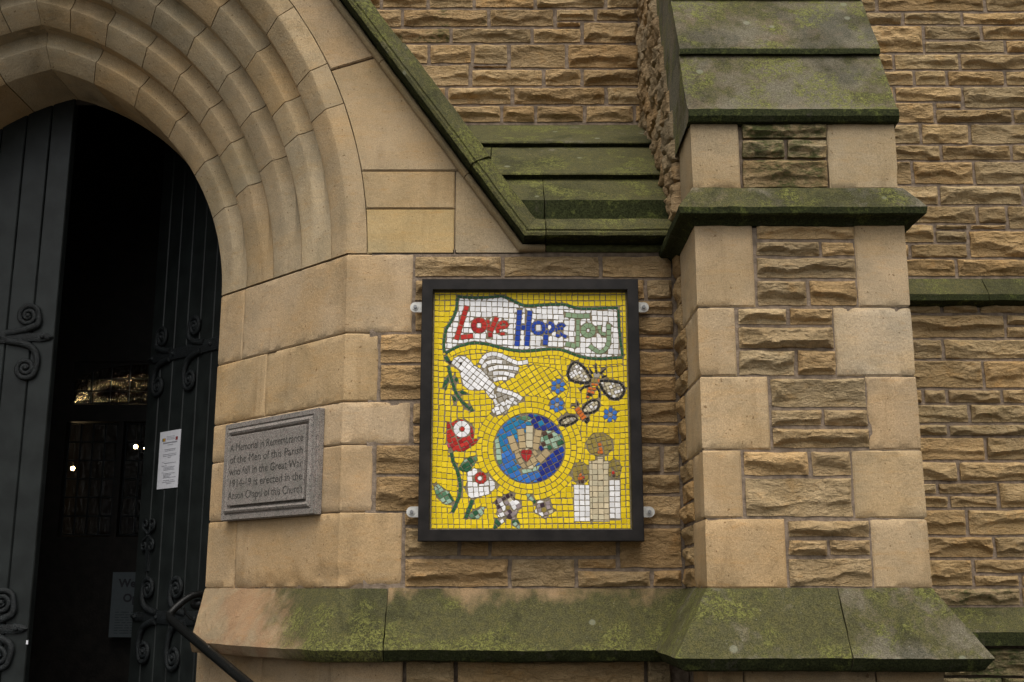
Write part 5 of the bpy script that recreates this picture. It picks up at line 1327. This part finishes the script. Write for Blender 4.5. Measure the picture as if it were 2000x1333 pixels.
for P_, cs in (([(418, 462), (462, 400), (510, 370), (570, 360), (565, 402), (540, 440), (505, 490), (450, 486)], ('mint', 'midgreen', 'green', 'green')), ([(228, 600), (245, 570), (290, 605), (350, 650), (392, 720), (370, 750), (310, 740), (250, 690)], ('mint', 'midgreen', 'green')), ([(485, 850), (530, 790), (580, 765), (624, 762), (620, 812), (580, 855), (520, 860)], ('green', 'green', 'midgreen', 'mint'))): fill('red_poppy' if P_[0][0] < 480 else 'white_flower', A2(P_), pick(*cs), .6, 36 * U1, .2)
# mauve flowers
solo('mauve_flower', circ((808, 768), 18, n=9), 'gold')
lob = lambda c, r, k, a0: A2([(c[0] + r * (1 + .13 * math.cos(k * (a - a0))) * math.cos(a), c[1] + r * (1 + .13 * math.cos(k * (a - a0))) * math.sin(a)) for a in np.linspace(0, 2 * math.pi, 30, endpoint=False)])
fill('mauve_flower', lob((808, 762), 98, 5, -1.4), pick('mauve', 'mauve', 'white', 'plum', 'beige', 'mauve', 'plum', 'white'), .5, 37 * U1, .30, .14)
for P_ in ([(710, 850), (770, 850), (780, 880), (720, 930), (690, 940)], [(840, 870), (880, 852), (905, 900), (900, 940), (830, 900)]): fill('mauve_flower', A2(P_), pick('mint', 'green', 'green', 'white'), .7, 34 * U1, .2)
solo('mauve_flower', circ((1090, 786), 21, n=9), 'gold')
fill('mauve_flower', lob((1092, 776), 70, 5, -1.0), lambda p: rng.choice(('mauve', 'mauve', 'mauve', 'beige')) if p[0] > A2([(1075, 0)])[0][0] else rng.choice(('plum', 'white', 'mauve')), .3, 36 * U1, .25, .14)
fill('mauve_flower', A2([(950, 660), (1000, 660), (1030, 720), (1020, 740), (960, 690)]), pick('mint', 'green'), .8, 38 * U1, .2)
# candles
fill('candles', A2([(1508, 345), (1510, 265), (1530, 252), (1558, 300), (1555, 358)]), pick('red', 'orange', 'orange'), 0.2, 30 * U1, .15)
fill('candles', A2([(1360, 580), (1352, 525), (1378, 492), (1408, 530), (1405, 580)]), pick('red', 'orange', 'brown'), .3, 28 * U1, .15)
fill('candles', A2([(1612, 525), (1620, 485), (1638, 468), (1650, 525)]), pick('red', 'red', 'brown'), .2, 26 * U1, .15)
fill('candles', A2([(1440, 405), (1490, 400), (1492, 368), (1562, 372), (1566, 402), (1604, 405), (1592, 470), (1600, 878), (1452, 878)]), lambda p: rng.choice(('cream', 'cream', 'cream', 'beige', 'beige')), 0.0, 43 * U1, .06, ox=.004)
fill('candles', A2([(1322, 588), (1448, 592), (1450, 876), (1326, 876)]), 'white', 0.0, 42.5 * U1, .05, .2, ox=.0008)
fill('candles', A2([(1600, 540), (1688, 540), (1690, 866), (1602, 868)]), 'white', 0.0, 42.5 * U1, .05, .2, ox=.01)
for c_, rx, ry in (((1525, 275), 106, 92), ((1375, 500), 70, 88), ((1640, 470), 54, 80)): fill('candles', circ(c_, rx, ry, 22), 'gold', .2, 38 * U1, .12)
# yellow ground: rings round the globe, runs that follow the banner and the dove, square grid elsewhere
for k in range(3):
    ra = GR + 6 + k * 45; n = int(2 * math.pi * ra / 46); sd0 = []
    for j in range(n):
        a0, a1 = 2 * math.pi * j / n + k * .05, 2 * math.pi * (j + 1) / n + k * .05; gg = 2.4 / ra
        sd0.append(A2([(GC[0] + r * math.cos(a), GC[1] + .985 * r * math.sin(a)) for r, a in ((ra + 2, a0 + gg), (ra + 41, a0 + gg), (ra + 41, a1 - gg), (ra + 2, a1 - gg))]))
    for q in sd0:
        q = q if area(q) > 0 else q[::-1]
        t = fit([(x + rng.gauss(0, .0004), y + rng.gauss(0, .0004)) for x, y in q], None, None, .3)
        if t: TILES.append((t, 'yellow', 'yellow'))
add_above(circ(GC, GR + 139, (GR + 139) * .985, 40))
strip('yellow', A3([(x, y + 40) for x, y in BB[::-1]]), 44 * U3, 'yellow', 54 * U3)
fill('yellow', A1([(700, 920), (900, 800), (1000, 770), (1180, 800), (1290, 930), (1240, 1130), (1100, 1140), (900, 1100)]), 'yellow', R(32), 44 * U1, .06)
inner = [(IX0 + .004, IZ0 + .004), (IX1 - .004, IZ0 + .004), (IX1 - .004, IZ1 - .004), (IX0 + .004, IZ1 - .004)]
wav = []
for q in grid((IX0, IZ0, IX1, IZ1), 0, 11.05 * PXM, .06, .003, .004, stag=.06):
    c_ = np.array(q).mean(0); e = min(c_[0] - IX0, IX1 - c_[0], c_[1] - IZ0, IZ1 - c_[1]); am = float(np.clip(e / .12, 0, 1)) * .011
    dx, dz = am * math.sin(c_[1] * 11 + 1), am * math.sin(c_[0] * 9 + c_[1] * 3)
    wav.append([(x + dx, z_ + dz) for x, z_ in q])
fill('yellow', inner, 'yellow', seeds=wav, mn=.07)

PARTS = {}
LAB = {'banner': 'white tiled banner edged in green', 'love_lettering': 'red tile lettering Love', 'hope_lettering': 'blue tile lettering Hope', 'joy_lettering': 'sage green tile lettering Joy', 'dove': 'white and grey tile dove flying', 'olive_branch': 'dark green olive twig in the beak', 'bee': 'two bees with black-edged wings', 'blue_flower': 'three small six-petalled blue flowers',
       'globe': 'blue and green tile globe with a tan hand and red heart', 'red_poppy': 'red poppy with a white centre', 'white_flower': 'white flower with a red centre', 'mauve_flower': 'mauve flowers of cut tile', 'candles': 'three candles with flames'}
def tile_mesh(polys, tilt=.00030):
    V = []; F = []
    for p in polys:
        c = np.array(p).mean(0); s = math.sqrt(abs(area(p))); ta, tb = rng.gauss(0, .045), rng.gauss(0, .045); n = len(p); b = len(V); e = min(.0007, s * .05)
        for lev in (0, 1, 2):
            for x, z_ in p:
                k = 1 - (e / max(s * .5, .001) if lev == 0 else 0)
                X, Z = c[0] + (x - c[0]) * k, c[1] + (z_ - c[1]) * k
                y = YT + ta * (x - c[0]) + tb * (z_ - c[1]) + (0 if lev == 0 else .0006 if lev == 1 else .004)
                V.append((X, y, Z))
        F.append(list(range(b, b + n)))
        for lev in (0, 1):
            o_ = b + lev * n
            for i in range(n): F.append([o_ + (i + 1) % n, o_ + i, o_ + n + i, o_ + n + (i + 1) % n])
    return V, F
yel = sorted([t for t in TILES if t[2] == 'yellow'], key=lambda t: -area(t[0]))
for i, (p, c_, _) in enumerate(yel[:290]):
    V, F_ = tile_mesh([p]); obj('yellow_tile', V, F_, 't_yellow', mo)
V, F_ = tile_mesh([t[0] for t in yel[290:]]); obj('yellow_tiles', V, F_, 't_yellow', mo, kind='stuff')
byp = {}
for t in TILES:
    if t[2] != 'yellow': byp.setdefault(t[2], []).append(t)
for part, ts in byp.items():
    big = max(ts, key=lambda t: area(t[0])); V, F_ = tile_mesh([big[0]])
    po = obj(part, V, F_, 't_' + big[1], mo, label=LAB.get(part))
    ts = sorted([t for t in ts if t is not big], key=lambda t: -area(t[0]))
    for p, c_, _ in ts:
        V, F_ = tile_mesh([p]); obj('tile', V, F_, 't_' + c_, po)
